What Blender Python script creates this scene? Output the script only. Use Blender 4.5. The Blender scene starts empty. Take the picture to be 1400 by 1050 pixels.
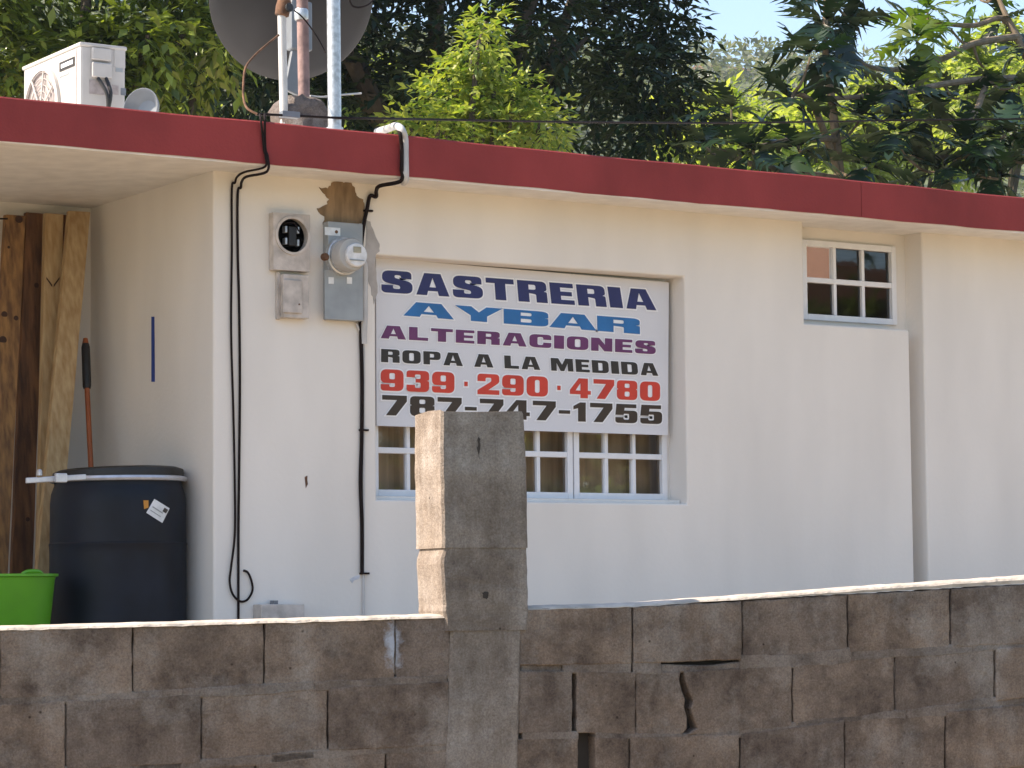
import bpy, math, random
import numpy as np
from mathutils import Vector, Matrix
from mathutils.geometry import tessellate_polygon
random.seed(7); rng = np.random.default_rng(11)
SC = bpy.context.scene; COL = SC.collection
R = math.radians

# ------------------------------------------------------------------ camera, sky, sun, exposure
F = 3655.0
YAW, PIT, ROL = 0.57537, 0.07904, -0.00932
CAM = Vector((0.0, -12.0, 0.30))
fw = Vector((math.sin(YAW)*math.cos(PIT), math.cos(YAW)*math.cos(PIT), math.sin(PIT)))
r0 = Vector((math.cos(YAW), -math.sin(YAW), 0)); u0 = r0.cross(fw)
rt = math.cos(ROL)*r0 + math.sin(ROL)*u0; up = -math.sin(ROL)*r0 + math.cos(ROL)*u0
cd = bpy.data.cameras.new('camera'); cam = bpy.data.objects.new('camera', cd); COL.objects.link(cam)
cd.sensor_width = 36; cd.lens = 36*F/1400; cd.clip_end = 4000; cd.clip_start = 0.1
m = Matrix((rt, up, -fw)).transposed().to_4x4(); m.translation = CAM; cam.matrix_world = m
SC.camera = cam
SUN_AZ, SUN_EL = R(-68), R(43)          # azimuth from +Y towards +X
w = bpy.data.worlds.new('World'); SC.world = w; w.use_nodes = True
nt = w.node_tree; bg = nt.nodes['Background']
sky = nt.nodes.new('ShaderNodeTexSky'); sky.sky_type = 'NISHITA'; sky.sun_disc = False
sky.sun_elevation = SUN_EL; sky.sun_rotation = SUN_AZ
nt.links.new(sky.outputs[0], bg.inputs[0]); bg.inputs[1].default_value = 0.13
sl = bpy.data.lights.new('sun', 'SUN'); sl.energy = 5.0; sl.angle = R(0.53); sl.color = (1.0, 0.86, 0.68)
so = bpy.data.objects.new('sun', sl); COL.objects.link(so); so.location = (-60, 30, 60)
sd = Vector((math.sin(SUN_AZ)*math.cos(SUN_EL), math.cos(SUN_AZ)*math.cos(SUN_EL), math.sin(SUN_EL)))
so.rotation_euler = sd.to_track_quat('Z', 'Y').to_euler()
SC.view_settings.view_transform = 'Standard'; SC.view_settings.look = 'None'
SC.view_settings.exposure = 1.15; SC.view_settings.gamma = 1
SC.render.engine = 'CYCLES'; SC.cycles.max_bounces = 8; SC.cycles.volume_bounces = 0; SC.cycles.transparent_max_bounces = 8

# ------------------------------------------------------------------ measuring helpers (photo point -> point on a real plane)
def ray(px, py): return fw + rt*((px-700)/F) - up*((py-525)/F)
def onY(px, py, y=0.0):
    d = ray(px, py); return CAM + d*((y-CAM.y)/d.y)
def onX(px, py, x):
    d = ray(px, py); return CAM + d*((x-CAM.x)/d.x)
WD = Vector((math.cos(R(8)), -math.sin(R(8)), 0)); WN = Vector((-math.sin(R(8)), -math.cos(R(8)), 0))   # block wall direction / street side
d_ = ray(360, 947); WP = CAM + d_*8.1
def onW(px, py, off=0.0):
    """(u, z) on the block wall's street face, off metres towards the street"""
    d = ray(px, py); t = ((WP + WN*off - CAM).dot(WN))/d.dot(WN); p = CAM + d*t - WP
    return (p.dot(WD), (CAM + d*t).z)
def W3(u, z, off=0.0): p = WP + WD*u + WN*off; return Vector((p.x, p.y, z))

# ------------------------------------------------------------------ materials
def nodes(name):
    m = bpy.data.materials.new(name); m.use_nodes = True
    return m, m.node_tree, m.node_tree.nodes['Principled BSDF']
def mat(name, col, rough=0.6, var=0.12, scale=6.0, bump=0.0, bscale=60.0, metal=0.0, col2=None, spec=0.5, detail=6, stretch=(1,1,1), lo=0.35, hi=0.65):
    m, t, b = nodes(name); N = t.nodes; L = t.links
    tc = N.new('ShaderNodeTexCoord'); mp = N.new('ShaderNodeMapping'); mp.inputs['Scale'].default_value = stretch
    L.new(tc.outputs['Object'], mp.inputs[0])
    n = N.new('ShaderNodeTexNoise'); n.inputs['Scale'].default_value = scale; n.inputs['Detail'].default_value = detail
    L.new(mp.outputs[0], n.inputs['Vector'])
    cr = N.new('ShaderNodeValToRGB'); e = cr.color_ramp.elements
    e[0].position = lo; e[1].position = hi
    c2 = col2 if col2 else tuple(min(1, c*(1-var)) for c in col)
    c1 = col if col2 else tuple(min(1, c*(1+var*0.6)) for c in col)
    e[0].color = (*c2, 1); e[1].color = (*c1, 1)
    L.new(n.outputs[0], cr.inputs[0]); L.new(cr.outputs[0], b.inputs['Base Color'])
    b.inputs['Roughness'].default_value = rough; b.inputs['Metallic'].default_value = metal
    b.inputs['Specular IOR Level'].default_value = spec
    if bump:
        n2 = N.new('ShaderNodeTexNoise'); n2.inputs['Scale'].default_value = bscale; n2.inputs['Detail'].default_value = 5
        L.new(tc.outputs['Object'], n2.inputs['Vector'])
        bp = N.new('ShaderNodeBump'); bp.inputs['Strength'].default_value = bump; bp.inputs['Distance'].default_value = 0.01
        L.new(n2.outputs[0], bp.inputs['Height']); L.new(bp.outputs[0], b.inputs['Normal'])
    return m
def concrete(name, base, dark, light, bump=0.7, hv=1.0, stain=None, pits=0.50, streak=0.5):
    """weathered concrete: blotches, dark mildew, pale smears, pits, grain"""
    m, t, b = nodes(name); N = t.nodes; L = t.links
    tc = N.new('ShaderNodeTexCoord'); oi = N.new('ShaderNodeObjectInfo')
    add = N.new('ShaderNodeVectorMath'); add.operation = 'ADD'
    sc = N.new('ShaderNodeVectorMath'); sc.operation = 'SCALE'; sc.inputs['Scale'].default_value = 3.0
    comb = N.new('ShaderNodeCombineXYZ'); L.new(oi.outputs['Random'], comb.inputs[0]); L.new(oi.outputs['Random'], comb.inputs[2])
    L.new(comb.outputs[0], sc.inputs[0]); L.new(tc.outputs['Object'], add.inputs[0]); L.new(sc.outputs[0], add.inputs[1])
    def noise(s, d=6, r=0.6, vec=None):
        n = N.new('ShaderNodeTexNoise'); n.inputs['Scale'].default_value = s; n.inputs['Detail'].default_value = d; n.inputs['Roughness'].default_value = r
        L.new(vec or tc.outputs['Object'], n.inputs['Vector']); return n
    def ramp(src, p0, p1, c0, c1):
        c = N.new('ShaderNodeValToRGB'); c.color_ramp.elements[0].position = p0; c.color_ramp.elements[1].position = p1
        c.color_ramp.elements[0].color = c0; c.color_ramp.elements[1].color = c1; L.new(src, c.inputs[0]); return c
    def mix(f, a, bb, mode='MIX'):
        x = N.new('ShaderNodeMix'); x.data_type = 'RGBA'; x.blend_type = mode
        if isinstance(f, float): x.inputs[0].default_value = f
        else: L.new(f, x.inputs[0])
        for i, v in ((6, a), (7, bb)):
            if isinstance(v, tuple): x.inputs[i].default_value = (*v, 1)
            else: L.new(v, x.inputs[i])
        return x.outputs[2]
    hue = ramp(oi.outputs['Random'], 0, 1, (1-0.14*hv, 1-0.14*hv, 1-0.12*hv, 1), (1+0.12*hv, 1+0.07*hv, 1+0.02*hv, 1))
    c = mix(1.0, base, hue.outputs[0], 'MULTIPLY')
    n1 = noise(5.0, 14, 0.74, add.outputs[0]); k = ramp(n1.outputs[0], 0.42, 0.66, (0,0,0,1), (1,1,1,1)); c = mix(k.outputs[0], c, dark)
    n3 = noise(3.4, 14, 0.72, sc.outputs[0] if False else tc.outputs['Object']); k3 = ramp(n3.outputs[0], 0.49, 0.68, (0,0,0,1), (0.75,0.75,0.75,1)); c = mix(k3.outputs[0], c, light)
    n4 = noise(150, 5, 0.75); k4 = ramp(n4.outputs[0], 0.32, 0.68, (0.66,0.64,0.62,1), (1.22,1.22,1.22,1)); c = mix(1.0, c, k4.outputs[0], 'MULTIPLY')
    mps = N.new('ShaderNodeMapping'); mps.inputs['Scale'].default_value = (11,11,1.1); L.new(tc.outputs['Object'], mps.inputs[0])
    n7 = noise(1.0, 5, 0.6, mps.outputs[0]); k7 = ramp(n7.outputs[0], 0.35, 0.65, (1-0.30*streak,1-0.33*streak,1-0.36*streak,1), (1.08,1.08,1.08,1)); c = mix(1.0, c, k7.outputs[0], 'MULTIPLY')
    v = N.new('ShaderNodeTexVoronoi'); v.inputs['Scale'].default_value = 16; L.new(tc.outputs['Object'], v.inputs['Vector'])
    k5 = ramp(v.outputs['Distance'], 0.03, 0.10, (0.25,0.22,0.2,1), (1,1,1,1))
    n5 = noise(9, 2); k6 = ramp(n5.outputs[0], pits, pits+0.04, (0,0,0,1), (1,1,1,1))
    pit = mix(k6.outputs[0], (1,1,1), k5.outputs[0]); c = mix(1.0, c, pit, 'MULTIPLY')
    if stain:
        (cx_, cy_, cz_), (sx_2, sz_2) = stain
        mp = N.new('ShaderNodeMapping'); mp.vector_type = 'POINT'; mp.inputs['Location'].default_value = (-cx_/sx_2, 0, -cz_/sz_2); mp.inputs['Scale'].default_value = (1/sx_2, 0, 1/sz_2)
        L.new(tc.outputs['Object'], mp.inputs[0])
        ln = N.new('ShaderNodeVectorMath'); ln.operation = 'LENGTH'; L.new(mp.outputs[0], ln.inputs[0])
        ns = noise(18, 5, 0.7); ad = N.new('ShaderNodeMath'); ad.operation = 'MULTIPLY_ADD'; L.new(ns.outputs[0], ad.inputs[0]); ad.inputs[1].default_value = 1.1; L.new(ln.outputs['Value'], ad.inputs[2])
        ks = ramp(ad.outputs[0], 0.7, 1.75, (0.9,0.9,0.9,1), (0,0,0,1)); c = mix(ks.outputs[0], c, (0.60,0.63,0.72))
    L.new(c, b.inputs['Base Color']); b.inputs['Roughness'].default_value = 0.92; b.inputs['Specular IOR Level'].default_value = 0.2
    a = N.new('ShaderNodeMath'); a.operation = 'MULTIPLY_ADD'; L.new(n4.outputs[0], a.inputs[0]); a.inputs[1].default_value = 0.5
    n6 = noise(25, 6, 0.7); L.new(n6.outputs[0], a.inputs[2])
    bp = N.new('ShaderNodeBump'); bp.inputs['Strength'].default_value = bump; bp.inputs['Distance'].default_value = 0.02
    L.new(a.outputs[0], bp.inputs['Height']); L.new(bp.outputs[0], b.inputs['Normal'])
    return m
def leafmat(name, c1, c2, trans=0.35, rough=0.45, island=True, tcol=None, spec=0.5):
    m, t, b = nodes(name); N = t.nodes; L = t.links
    out = N['Material Output']
    if island: g = N.new('ShaderNodeNewGeometry'); rnd = g.outputs['Random Per Island']
    else: g = N.new('ShaderNodeObjectInfo'); rnd = g.outputs['Random']
    cr = N.new('ShaderNodeValToRGB'); cr.color_ramp.elements[0].color = (*c1, 1); cr.color_ramp.elements[1].color = (*c2, 1)
    L.new(rnd, cr.inputs[0]); L.new(cr.outputs[0], b.inputs['Base Color'])
    b.inputs['Roughness'].default_value = rough; b.inputs['Specular IOR Level'].default_value = spec
    tr = N.new('ShaderNodeBsdfTranslucent')
    tm = N.new('ShaderNodeMix'); tm.data_type = 'RGBA'; tm.blend_type = 'MULTIPLY'; tm.inputs[0].default_value = 1
    L.new(cr.outputs[0], tm.inputs[6]); tm.inputs[7].default_value = (*(tcol or (2.2, 2.4, 0.7)), 1); L.new(tm.outputs[2], tr.inputs[0])
    mx = N.new('ShaderNodeMixShader'); mx.inputs[0].default_value = trans
    L.new(b.outputs[0], mx.inputs[1]); L.new(tr.outputs[0], mx.inputs[2]); L.new(mx.outputs[0], out.inputs[0])
    return m
def glassmat(name, tint):
    m = bpy.data.materials.new(name); m.use_nodes = True; t = m.node_tree; N = t.nodes; L = t.links
    N.remove(N['Principled BSDF']); out = N['Material Output']
    tr = N.new('ShaderNodeBsdfTransparent'); tr.inputs[0].default_value = (*tint, 1)
    gl = N.new('ShaderNodeBsdfGlossy'); gl.inputs['Roughness'].default_value = 0.02
    fr = N.new('ShaderNodeFresnel'); fr.inputs[0].default_value = 1.7
    n = N.new('ShaderNodeTexNoise'); n.inputs['Scale'].default_value = 4; bp = N.new('ShaderNodeBump'); bp.inputs['Strength'].default_value = 0.05
    L.new(n.outputs[0], bp.inputs['Height']); L.new(bp.outputs[0], gl.inputs['Normal'])
    mx = N.new('ShaderNodeMixShader'); L.new(fr.outputs[0], mx.inputs[0]); L.new(tr.outputs[0], mx.inputs[1]); L.new(gl.outputs[0], mx.inputs[2])
    L.new(mx.outputs[0], out.inputs[0]); return m

M = {}
M['plaster'] = mat('white_plaster', (0.775,0.73,0.675), 0.85, 0.06, 1.6, 0.16, 40, detail=10, spec=0.2, stretch=(1.6,1.6,0.4))
M['plaster_in'] = M['plaster']
M['fascia'] = mat('red_fascia_paint', (0.265,0.040,0.039), 0.75, 0.28, 2.2, 0.35, 60, detail=12, spec=0.25, stretch=(1,1,0.6), lo=0.3, hi=0.7)
M['trim'] = mat('white_trim_paint', (0.76,0.73,0.69), 0.7, 0.08, 9, 0.1, 60)
M['roof'] = mat('roof_concrete', (0.30,0.28,0.26), 0.9, 0.25, 4, 0.4, 40)
M['alu'] = mat('white_aluminium', (0.78,0.78,0.80), 0.4, 0.04, 12)
M['glass'] = glassmat('window_glass', (0.80,0.78,0.74))
M['curtain'] = mat('brown_curtain', (0.60,0.47,0.35), 0.9, 0.25, 3, stretch=(6,1,0.4))
M['dark'] = mat('dark_interior', (0.035,0.028,0.024), 0.9, 0.3, 3)
wroot = W3(1.0,-1.4); s_uz = onW(538,880); s3 = W3(*s_uz)-wroot
M['block'] = concrete('block_concrete', (0.335,0.26,0.208), (0.120,0.087,0.070), (0.46,0.405,0.36), 0.9, stain=(tuple(s3),(0.075,0.20)))
M['mortar'] = concrete('mortar', (0.315,0.256,0.215), (0.135,0.103,0.086), (0.43,0.39,0.36), 0.9, hv=0.25)
M['pillar'] = concrete('pillar_concrete', (0.345,0.295,0.256), (0.175,0.140,0.118), (0.43,0.395,0.37), 0.5, hv=0.15, pits=0.58, streak=1.0)
M['core'] = mat('wall_core', (0.05,0.04,0.034), 0.95, 0.3, 9)
M['capm'] = mat('cap_mortar', (0.52,0.45,0.38), 0.9, 0.25, 14, 0.5, 60)
M['limewash'] = mat('lime_smear', (0.62,0.64,0.70), 0.9, 0.3, 20, 0.4, 60)
M['signw'] = mat('sign_panel', (0.70,0.70,0.735), 0.35, 0.03, 2)
M['white'] = mat('vinyl_white', (0.86,0.86,0.88), 0.4, 0.02, 3)
for n, c in (('navy',(0.022,0.024,0.115)),('blue',(0.022,0.15,0.40)),('purple',(0.135,0.03,0.12)),('blackv',(0.03,0.022,0.017)),('redv',(0.62,0.05,0.025)),('brownv',(0.045,0.027,0.015))):
    M[n] = mat('vinyl_'+n, c, 0.4, 0.15, 5)
M['metalbox'] = mat('grey_enamel', (0.33,0.345,0.355), 0.45, 0.12, 9, metal=0.25)
M['oldbox'] = mat('old_painted_box', (0.52,0.47,0.43), 0.75, 0.25, 14, 0.2, 50)
M['black'] = mat('black_plastic', (0.012,0.011,0.011), 0.5, 0.3, 20)
M['cable'] = mat('black_cable', (0.012,0.006,0.005), 0.7, 0.3, 20, spec=0.15)
M['pvc'] = mat('white_conduit', (0.50,0.485,0.475), 0.5, 0.12, 9)
M['galv'] = mat('galvanised_steel', (0.52,0.54,0.56), 0.42, 0.25, 40, metal=0.7)
M['rust'] = mat('rusty_pipe', (0.24,0.155,0.145), 0.8, 0.4, 12, 0.3, 60)
M['rust2'] = mat('rust_brown', (0.13,0.062,0.032), 0.85, 0.5, 25, 0.3, 60)
M['dish'] = mat('dish_back_paint', (0.026,0.024,0.026), 0.5, 0.25, 3)
M['acw'] = mat('ac_casing', (0.47,0.44,0.415), 0.45, 0.07, 7)
M['acgrille'] = mat('ac_grille', (0.36,0.31,0.30), 0.6, 0.2, 30)
M['lgrey'] = mat('light_grey_plastic', (0.17,0.185,0.21), 0.4, 0.12, 9)
M['wood'] = mat('treated_pine', (0.50,0.36,0.19), 0.75, 0.2, 3, 0.15, 60, col2=(0.33,0.20,0.085), stretch=(14,14,0.35), lo=0.3, hi=0.7)
M['woodb'] = mat('dark_board', (0.22,0.10,0.04), 0.8, 0.2, 4, 0.25, 60, col2=(0.075,0.033,0.016), stretch=(8,8,0.7))
M['woodc'] = mat('knotty_board', (0.32,0.17,0.06), 0.8, 0.2, 5, 0.25, 60, col2=(0.13,0.065,0.028), stretch=(8,8,0.9))
M['knot'] = mat('knot', (0.05,0.02,0.01), 0.8, 0.3, 30)
M['drum'] = mat('blue_black_drum', (0.005,0.008,0.017), 0.5, 0.45, 5, 0.06, 30, spec=0.3, detail=12)
M['steel'] = mat('steel_ring', (0.62,0.62,0.66), 0.35, 0.12, 20, metal=0.6)
M['green'] = mat('lime_plastic', (0.10,0.34,0.010), 0.4, 0.1, 5)
M['orange'] = mat('orange_shaft', (0.33,0.085,0.02), 0.5, 0.15, 8)
M['tape'] = mat('blue_tape', (0.010,0.045,0.25), 0.6, 0.1, 9)
M['paper'] = mat('paper_label', (0.74,0.75,0.76), 0.6, 0.1, 30)
M['bareplaster'] = mat('bare_plaster', (0.30,0.20,0.11), 0.9, 0.3, 9, 0.3, 50, col2=(0.15,0.095,0.05), stretch=(2,2,0.5))
M['greyplaster'] = mat('grey_plaster', (0.44,0.41,0.385), 0.9, 0.2, 9, 0.3, 50)
M['asphalt'] = mat('asphalt', (0.085,0.078,0.068), 0.9, 0.25, 9, 0.4, 80)
M['yard'] = mat('yard_concrete', (0.52,0.39,0.26), 0.9, 0.2, 2, 0.3, 40)
M['soil'] = mat('soil_grass', (0.10,0.12,0.045), 0.95, 0.4, 0.4, 0.3, 3)
M['bark'] = mat('bark', (0.075,0.058,0.043), 0.9, 0.45, 9, 0.6, 25, stretch=(1,1,0.3))
M['palebark'] = mat('pale_bark', (0.20,0.15,0.10), 0.85, 0.35, 12, 0.4, 30)
M['leafA'] = leafmat('leaf_mid', (0.012,0.030,0.008), (0.22,0.27,0.05), 0.24, 0.32)
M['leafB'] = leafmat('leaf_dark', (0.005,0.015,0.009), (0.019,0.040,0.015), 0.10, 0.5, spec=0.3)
M['leafC'] = leafmat('leaf_yellow', (0.07,0.13,0.02), (0.34,0.36,0.08), 0.30)
M['leafD'] = leafmat('breadfruit_leaf_shaded', (0.005,0.017,0.009), (0.017,0.038,0.012), 0.09, 0.34, island=False)  # colour darkened to hold the shade of the dark tree
M['leafD_lit'] = leafmat('breadfruit_leaf_lit', (0.05,0.10,0.018), (0.13,0.16,0.03), 0.36, 0.4, island=False)  # lighter copy of the breadfruit leaf, sunlight put into the colour
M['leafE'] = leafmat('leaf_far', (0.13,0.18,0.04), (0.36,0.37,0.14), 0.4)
M['leafH'] = leafmat('hill_leaf_hazy', (0.06,0.085,0.045), (0.15,0.15,0.09), 0.25, 0.8)  # pale grey-green, part of the haze is in the leaf colour

# ------------------------------------------------------------------ mesh helpers
class MB:
    def __init__(s): s.v = []; s.f = []
    def add(s, vs, fs):
        o = len(s.v); s.v += [tuple(v) for v in vs]; s.f += [tuple(i+o for i in f) for f in fs]; return s
    def box(s, a, b):
        (x0,y0,z0),(x1,y1,z1) = a, b
        x0,x1 = sorted((x0,x1)); y0,y1 = sorted((y0,y1)); z0,z1 = sorted((z0,z1))
        return s.add([(x0,y0,z0),(x1,y0,z0),(x1,y1,z0),(x0,y1,z0),(x0,y0,z1),(x1,y0,z1),(x1,y1,z1),(x0,y1,z1)],
              [(0,3,2,1),(4,5,6,7),(0,1,5,4),(1,2,6,5),(2,3,7,6),(3,0,4,7)])
    def hexa(s, front, back):
        """front: 4 points (ccw seen from outside), back: the matching 4"""
        return s.add(list(front)+list(back), [(0,1,2,3),(7,6,5,4),(0,4,5,1),(1,5,6,2),(2,6,7,3),(3,7,4,0)])
    def tube(s, pts, r, n=8, cap=True):
        pts = [Vector(p) for p in pts]; k = len(pts); rs = r if isinstance(r, (list, tuple)) else [r]*k
        vs = []; prev = None
        for i, p in enumerate(pts):
            t = (pts[min(i+1,k-1)] - pts[max(i-1,0)]).normalized()
            if prev is None: a = t.orthogonal().normalized()
            else: a = (prev - t*prev.dot(t)).normalized()
            prev = a; b = t.cross(a)
            for j in range(n):
                th = 2*math.pi*j/n; vs.append(p + (a*math.cos(th)+b*math.sin(th))*rs[i])
        fs = [(i*n+j, i*n+(j+1)%n, (i+1)*n+(j+1)%n, (i+1)*n+j) for i in range(k-1) for j in range(n)]
        if cap: fs += [tuple(range(n-1,-1,-1)), tuple((k-1)*n+j for j in range(n))]
        return s.add(vs, fs)
    def lathe(s, prof, o, ax, n=32, close=True):
        """prof: (radius, height along ax)"""
        ax = Vector(ax).normalized(); a = ax.orthogonal().normalized(); b = ax.cross(a); o = Vector(o); vs = []
        for r, h in prof:
            for j in range(n):
                th = 2*math.pi*j/n; vs.append(o + ax*h + (a*math.cos(th)+b*math.sin(th))*r)
        k = len(prof); fs = [(i*n+j, i*n+(j+1)%n, (i+1)*n+(j+1)%n, (i+1)*n+j) for i in range(k-1) for j in range(n)]
        if close: fs += [tuple(range(n-1,-1,-1)), tuple((k-1)*n+j for j in range(n))]
        return s.add(vs, fs)
    def build(s, name, mt, parent=None, smooth=False, bevel=0, origin=None):
        o_ = Vector(origin) if origin is not None else (parent['_o'] if parent is not None else Vector((0,0,0)))
        o_ = Vector(o_)
        me = bpy.data.meshes.new(name); me.from_pydata([tuple(Vector(v)-o_) for v in s.v], [], s.f); me.update()
        import bmesh
        bm = bmesh.new(); bm.from_mesh(me); bmesh.ops.recalc_face_normals(bm, faces=bm.faces); bm.to_mesh(me); bm.free()
        if smooth:
            me.polygons.foreach_set('use_smooth', [True]*len(me.polygons))
        me.materials.append(mt)
        ob = bpy.data.objects.new(name, me); COL.objects.link(ob)
        ORI[ob.name] = o_
        if parent is not None: ob.parent = parent
        else: ob.location = o_
        if bevel:
            b = ob.modifiers.new('bevel', 'BEVEL'); b.width = bevel; b.segments = 2; b.limit_method = 'ANGLE'; b.angle_limit = R(40)
        if smooth:
            e = ob.modifiers.new('split', 'EDGE_SPLIT'); e.split_angle = R(38)
        return ob
ORI = {}
class P(dict): pass
def tag(o, label=None, cat=None, group=None, kind=None):
    if label: o['label'] = label
    if cat: o['category'] = cat
    if group: o['group'] = group
    if kind: o['kind'] = kind
    return o
def thing(name, label, cat, loc, group=None):
    o = bpy.data.objects.new(name, None); COL.objects.link(o); o.location = loc; o.empty_display_size = 0.1
    ORI[o.name] = Vector(loc); return tag(o, label, cat, group)
_b = MB.build
def build(s, name, mt, parent=None, **k):
    if parent is not None and 'origin' not in k: k['origin'] = ORI[parent.name]
    return _b(s, name, mt, parent, **k)
MB.build = build
def single(mb, name, mt, label, cat, base, group=None, kind=None, **k):
    return tag(mb.build(name, mt, None, origin=base, **k), label, cat, group, kind)
def smoothpath(pts, sub=6):
    pts = [Vector(p) for p in pts]; out = []
    for i in range(len(pts)-1):
        p0 = pts[max(i-1,0)]; p1 = pts[i]; p2 = pts[i+1]; p3 = pts[min(i+2,len(pts)-1)]
        for j in range(sub):
            t = j/sub
            out.append(0.5*((2*p1)+(p2-p0)*t+(2*p0-5*p1+4*p2-p3)*t*t+(3*p1-p0-3*p2+p3)*t**3))
    out.append(pts[-1]); return out

# ------------------------------------------------------------------ ground
XC = onY(292, 520).x                     # house corner
HC = onY(985,98,320)
tm = MB()
def axis(): 
    a = list(np.linspace(-620,-80,19)) + list(np.linspace(-60,60,25)) + list(np.linspace(80,620,19)); return a
gx = axis(); gy = [-600,-300,-120,-60,-30,-16,-7.5,-6.6,-6,0,6,10,20,35,60,90,120,150,180,210,240,270,300,330,360,390,420,480,600]
def hill(x, y):
    if y <= 10: return -1.4
    t = min(1, max(0, (y-60)/260)); s = t*t*(3-2*t)
    h = (HC.z-3.5)*s*(1+0.00035*(x-HC.x)+0.02*math.sin((x-HC.x)*0.03)+0.02*math.sin(x*0.05+y*0.03))
    return -0.25 + h - 0.02*max(0, min(y,60)-10)
vs = [(x,y,hill(x,y)) for y in gy for x in gx]; nx = len(gx)
tm.add(vs, [(j*nx+i, j*nx+i+1, (j+1)*nx+i+1, (j+1)*nx+i) for j in range(len(gy)-1) for i in range(nx-1)])
tag(tm.build('ground', M['soil'], smooth=True), kind='structure')
tag(MB().box((-60,-16,-1.5),(60,-10.6,-1.39)).build('street', M['asphalt']), kind='structure')
W_TH = 0.20
va = W3(-9,0,2.2); vb = W3(14,0,2.2); vc = W3(14,0,0.02); vd = W3(-9,0,0.02)
tag(MB().hexa([(va.x,va.y,-1.45),(vb.x,vb.y,-1.45),(vb.x,vb.y,-1.37),(va.x,va.y,-1.37)], [(vd.x,vd.y,-1.45),(vc.x,vc.y,-1.45),(vc.x,vc.y,-1.37),(vd.x,vd.y,-1.37)]).build('bounce_verge', mat('dry_bounce_verge', (0.36,0.26,0.16), 0.95, 0.3, 3, 0.5, 30)), kind='structure')  # unseen dry strip, added to bounce warm light onto the block wall
yl = W3(-9, 0, -W_TH-0.004); yr = W3(14, 0, -W_TH-0.004)
tag(MB().hexa([(yl.x,yl.y,-1.5),(yr.x,yr.y,-1.5),(yr.x,yr.y,0),(yl.x,yl.y,0)], [(yl.x,10.5,-1.5),(yr.x,10.5,-1.5),(yr.x,10.5,0),(yl.x,10.5,0)]).build('yard', M['yard']), kind='structure')

# ------------------------------------------------------------------ house
XL = XC-4.2; XR = onY(1400, 500).x + 2.2
ZS = onY(700, 269, 0).z                  # wall top / soffit
dr_ = ray(700, 253.5); OV = -(CAM.y + dr_.y*(ZS-CAM.z)/dr_.z)   # overhang that puts the fascia's lower edge at soffit level
house = thing('house', 'white concrete house with flat red-edged roof behind the block wall', 'house', ((XC+XR)/2, 0, 0))
sx0 = onY(514,500).x; sx1 = onY(937.5,500).x; sz1 = (onY(514,349).z+onY(935.5,378).z)/2; sz0 = onY(727,686).z
wx0 = onY(1099,380).x; wx1 = onY(1243,450).x; wx2 = onY(1264,500).x; wz0 = onY(1170,446.5).z
def wallgrid(xs, zs, empty, y0, y1):
    mb = MB(); nx, nz = len(xs)-1, len(zs)-1
    S = lambda i,k: 0 <= i < nx and 0 <= k < nz and not empty((xs[i]+xs[i+1])/2, (zs[k]+zs[k+1])/2)
    for i in range(nx):
        for k in range(nz):
            if not S(i,k): continue
            a,b,c,d = xs[i],xs[i+1],zs[k],zs[k+1]
            mb.add([(a,y0,c),(b,y0,c),(b,y0,d),(a,y0,d)], [(0,1,2,3)]); mb.add([(a,y1,c),(b,y1,c),(b,y1,d),(a,y1,d)], [(3,2,1,0)])
            if not S(i-1,k): mb.add([(a,y0,c),(a,y1,c),(a,y1,d),(a,y0,d)], [(3,2,1,0)])
            if not S(i+1,k): mb.add([(b,y0,c),(b,y1,c),(b,y1,d),(b,y0,d)], [(0,1,2,3)])
            if not S(i,k-1): mb.add([(a,y0,c),(b,y0,c),(b,y1,c),(a,y1,c)], [(3,2,1,0)])
            if not S(i,k+1): mb.add([(a,y0,d),(b,y0,d),(b,y1,d),(a,y1,d)], [(0,1,2,3)])
    return mb
def emp(x, z):
    if sx0 < x < sx1 and sz0 < z < sz1: return True
    if wx0 < x < wx2 and z > wz0: return True
    if wx1 < x < wx2: return True
    return False
import bmesh
def weld(ob):
    bm = bmesh.new(); bm.from_mesh(ob.data); bmesh.ops.remove_doubles(bm, verts=bm.verts, dist=1e-4); bmesh.ops.recalc_face_normals(bm, faces=bm.faces); bm.to_mesh(ob.data); bm.free()
fwall = wallgrid([XC,sx0,sx1,wx0,wx1,wx2,XR], [-0.3,sz0,wz0,sz1,ZS+0.02] if wz0 < sz1 else [-0.3,sz0,sz1,wz0,ZS+0.02], emp, 0, 0.22).build('front_wall', M['plaster'], house)
weld(fwall); bv = fwall.modifiers.new('bevel','BEVEL'); bv.width = 0.012; bv.segments = 3; bv.limit_method = 'ANGLE'
# recessed back of the small window bay: wall round the window at y=0.16
bx0, bx1 = onY(1093,340,0.16).x, onY(1221,340,0.16).x
bz0, bz1 = onY(1160,441,0.16).z, onY(1160,333,0.16).z
wallgrid([wx0-0.1,bx0,bx1,wx2+0.1], [-0.3,bz0,bz1,ZS+0.018], lambda x,z: bx0<x<bx1 and bz0<z<bz1, 0.158, 0.215).build('bay_wall', M['plaster'], house)
YB = 1.5
MB().box((XC+0.0006,0.2,-0.3),(XC+0.18,YB+0.01,ZS+0.016)).build('porch_side_wall', M['plaster'], house)
MB().box((XL-0.2,YB+0.001,-0.3),(XR,YB+0.2,ZS+0.014)).build('porch_back_wall', M['plaster'], house)
MB().box((XL-0.2,0,-0.3),(XL,YB,ZS-0.005)).build('porch_sun_block', M['plaster'], house)  # unseen wall, added to keep direct sun out of the porch
MB().box((XR-0.2,0.221,-0.3),(XR,5.8,ZS-0.005)).build('end_wall', M['plaster'], house)
MB().box((XL-0.2,5.8,-0.3),(XR,6.0,ZS-0.005)).build('rear_wall', M['plaster'], house)
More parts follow.
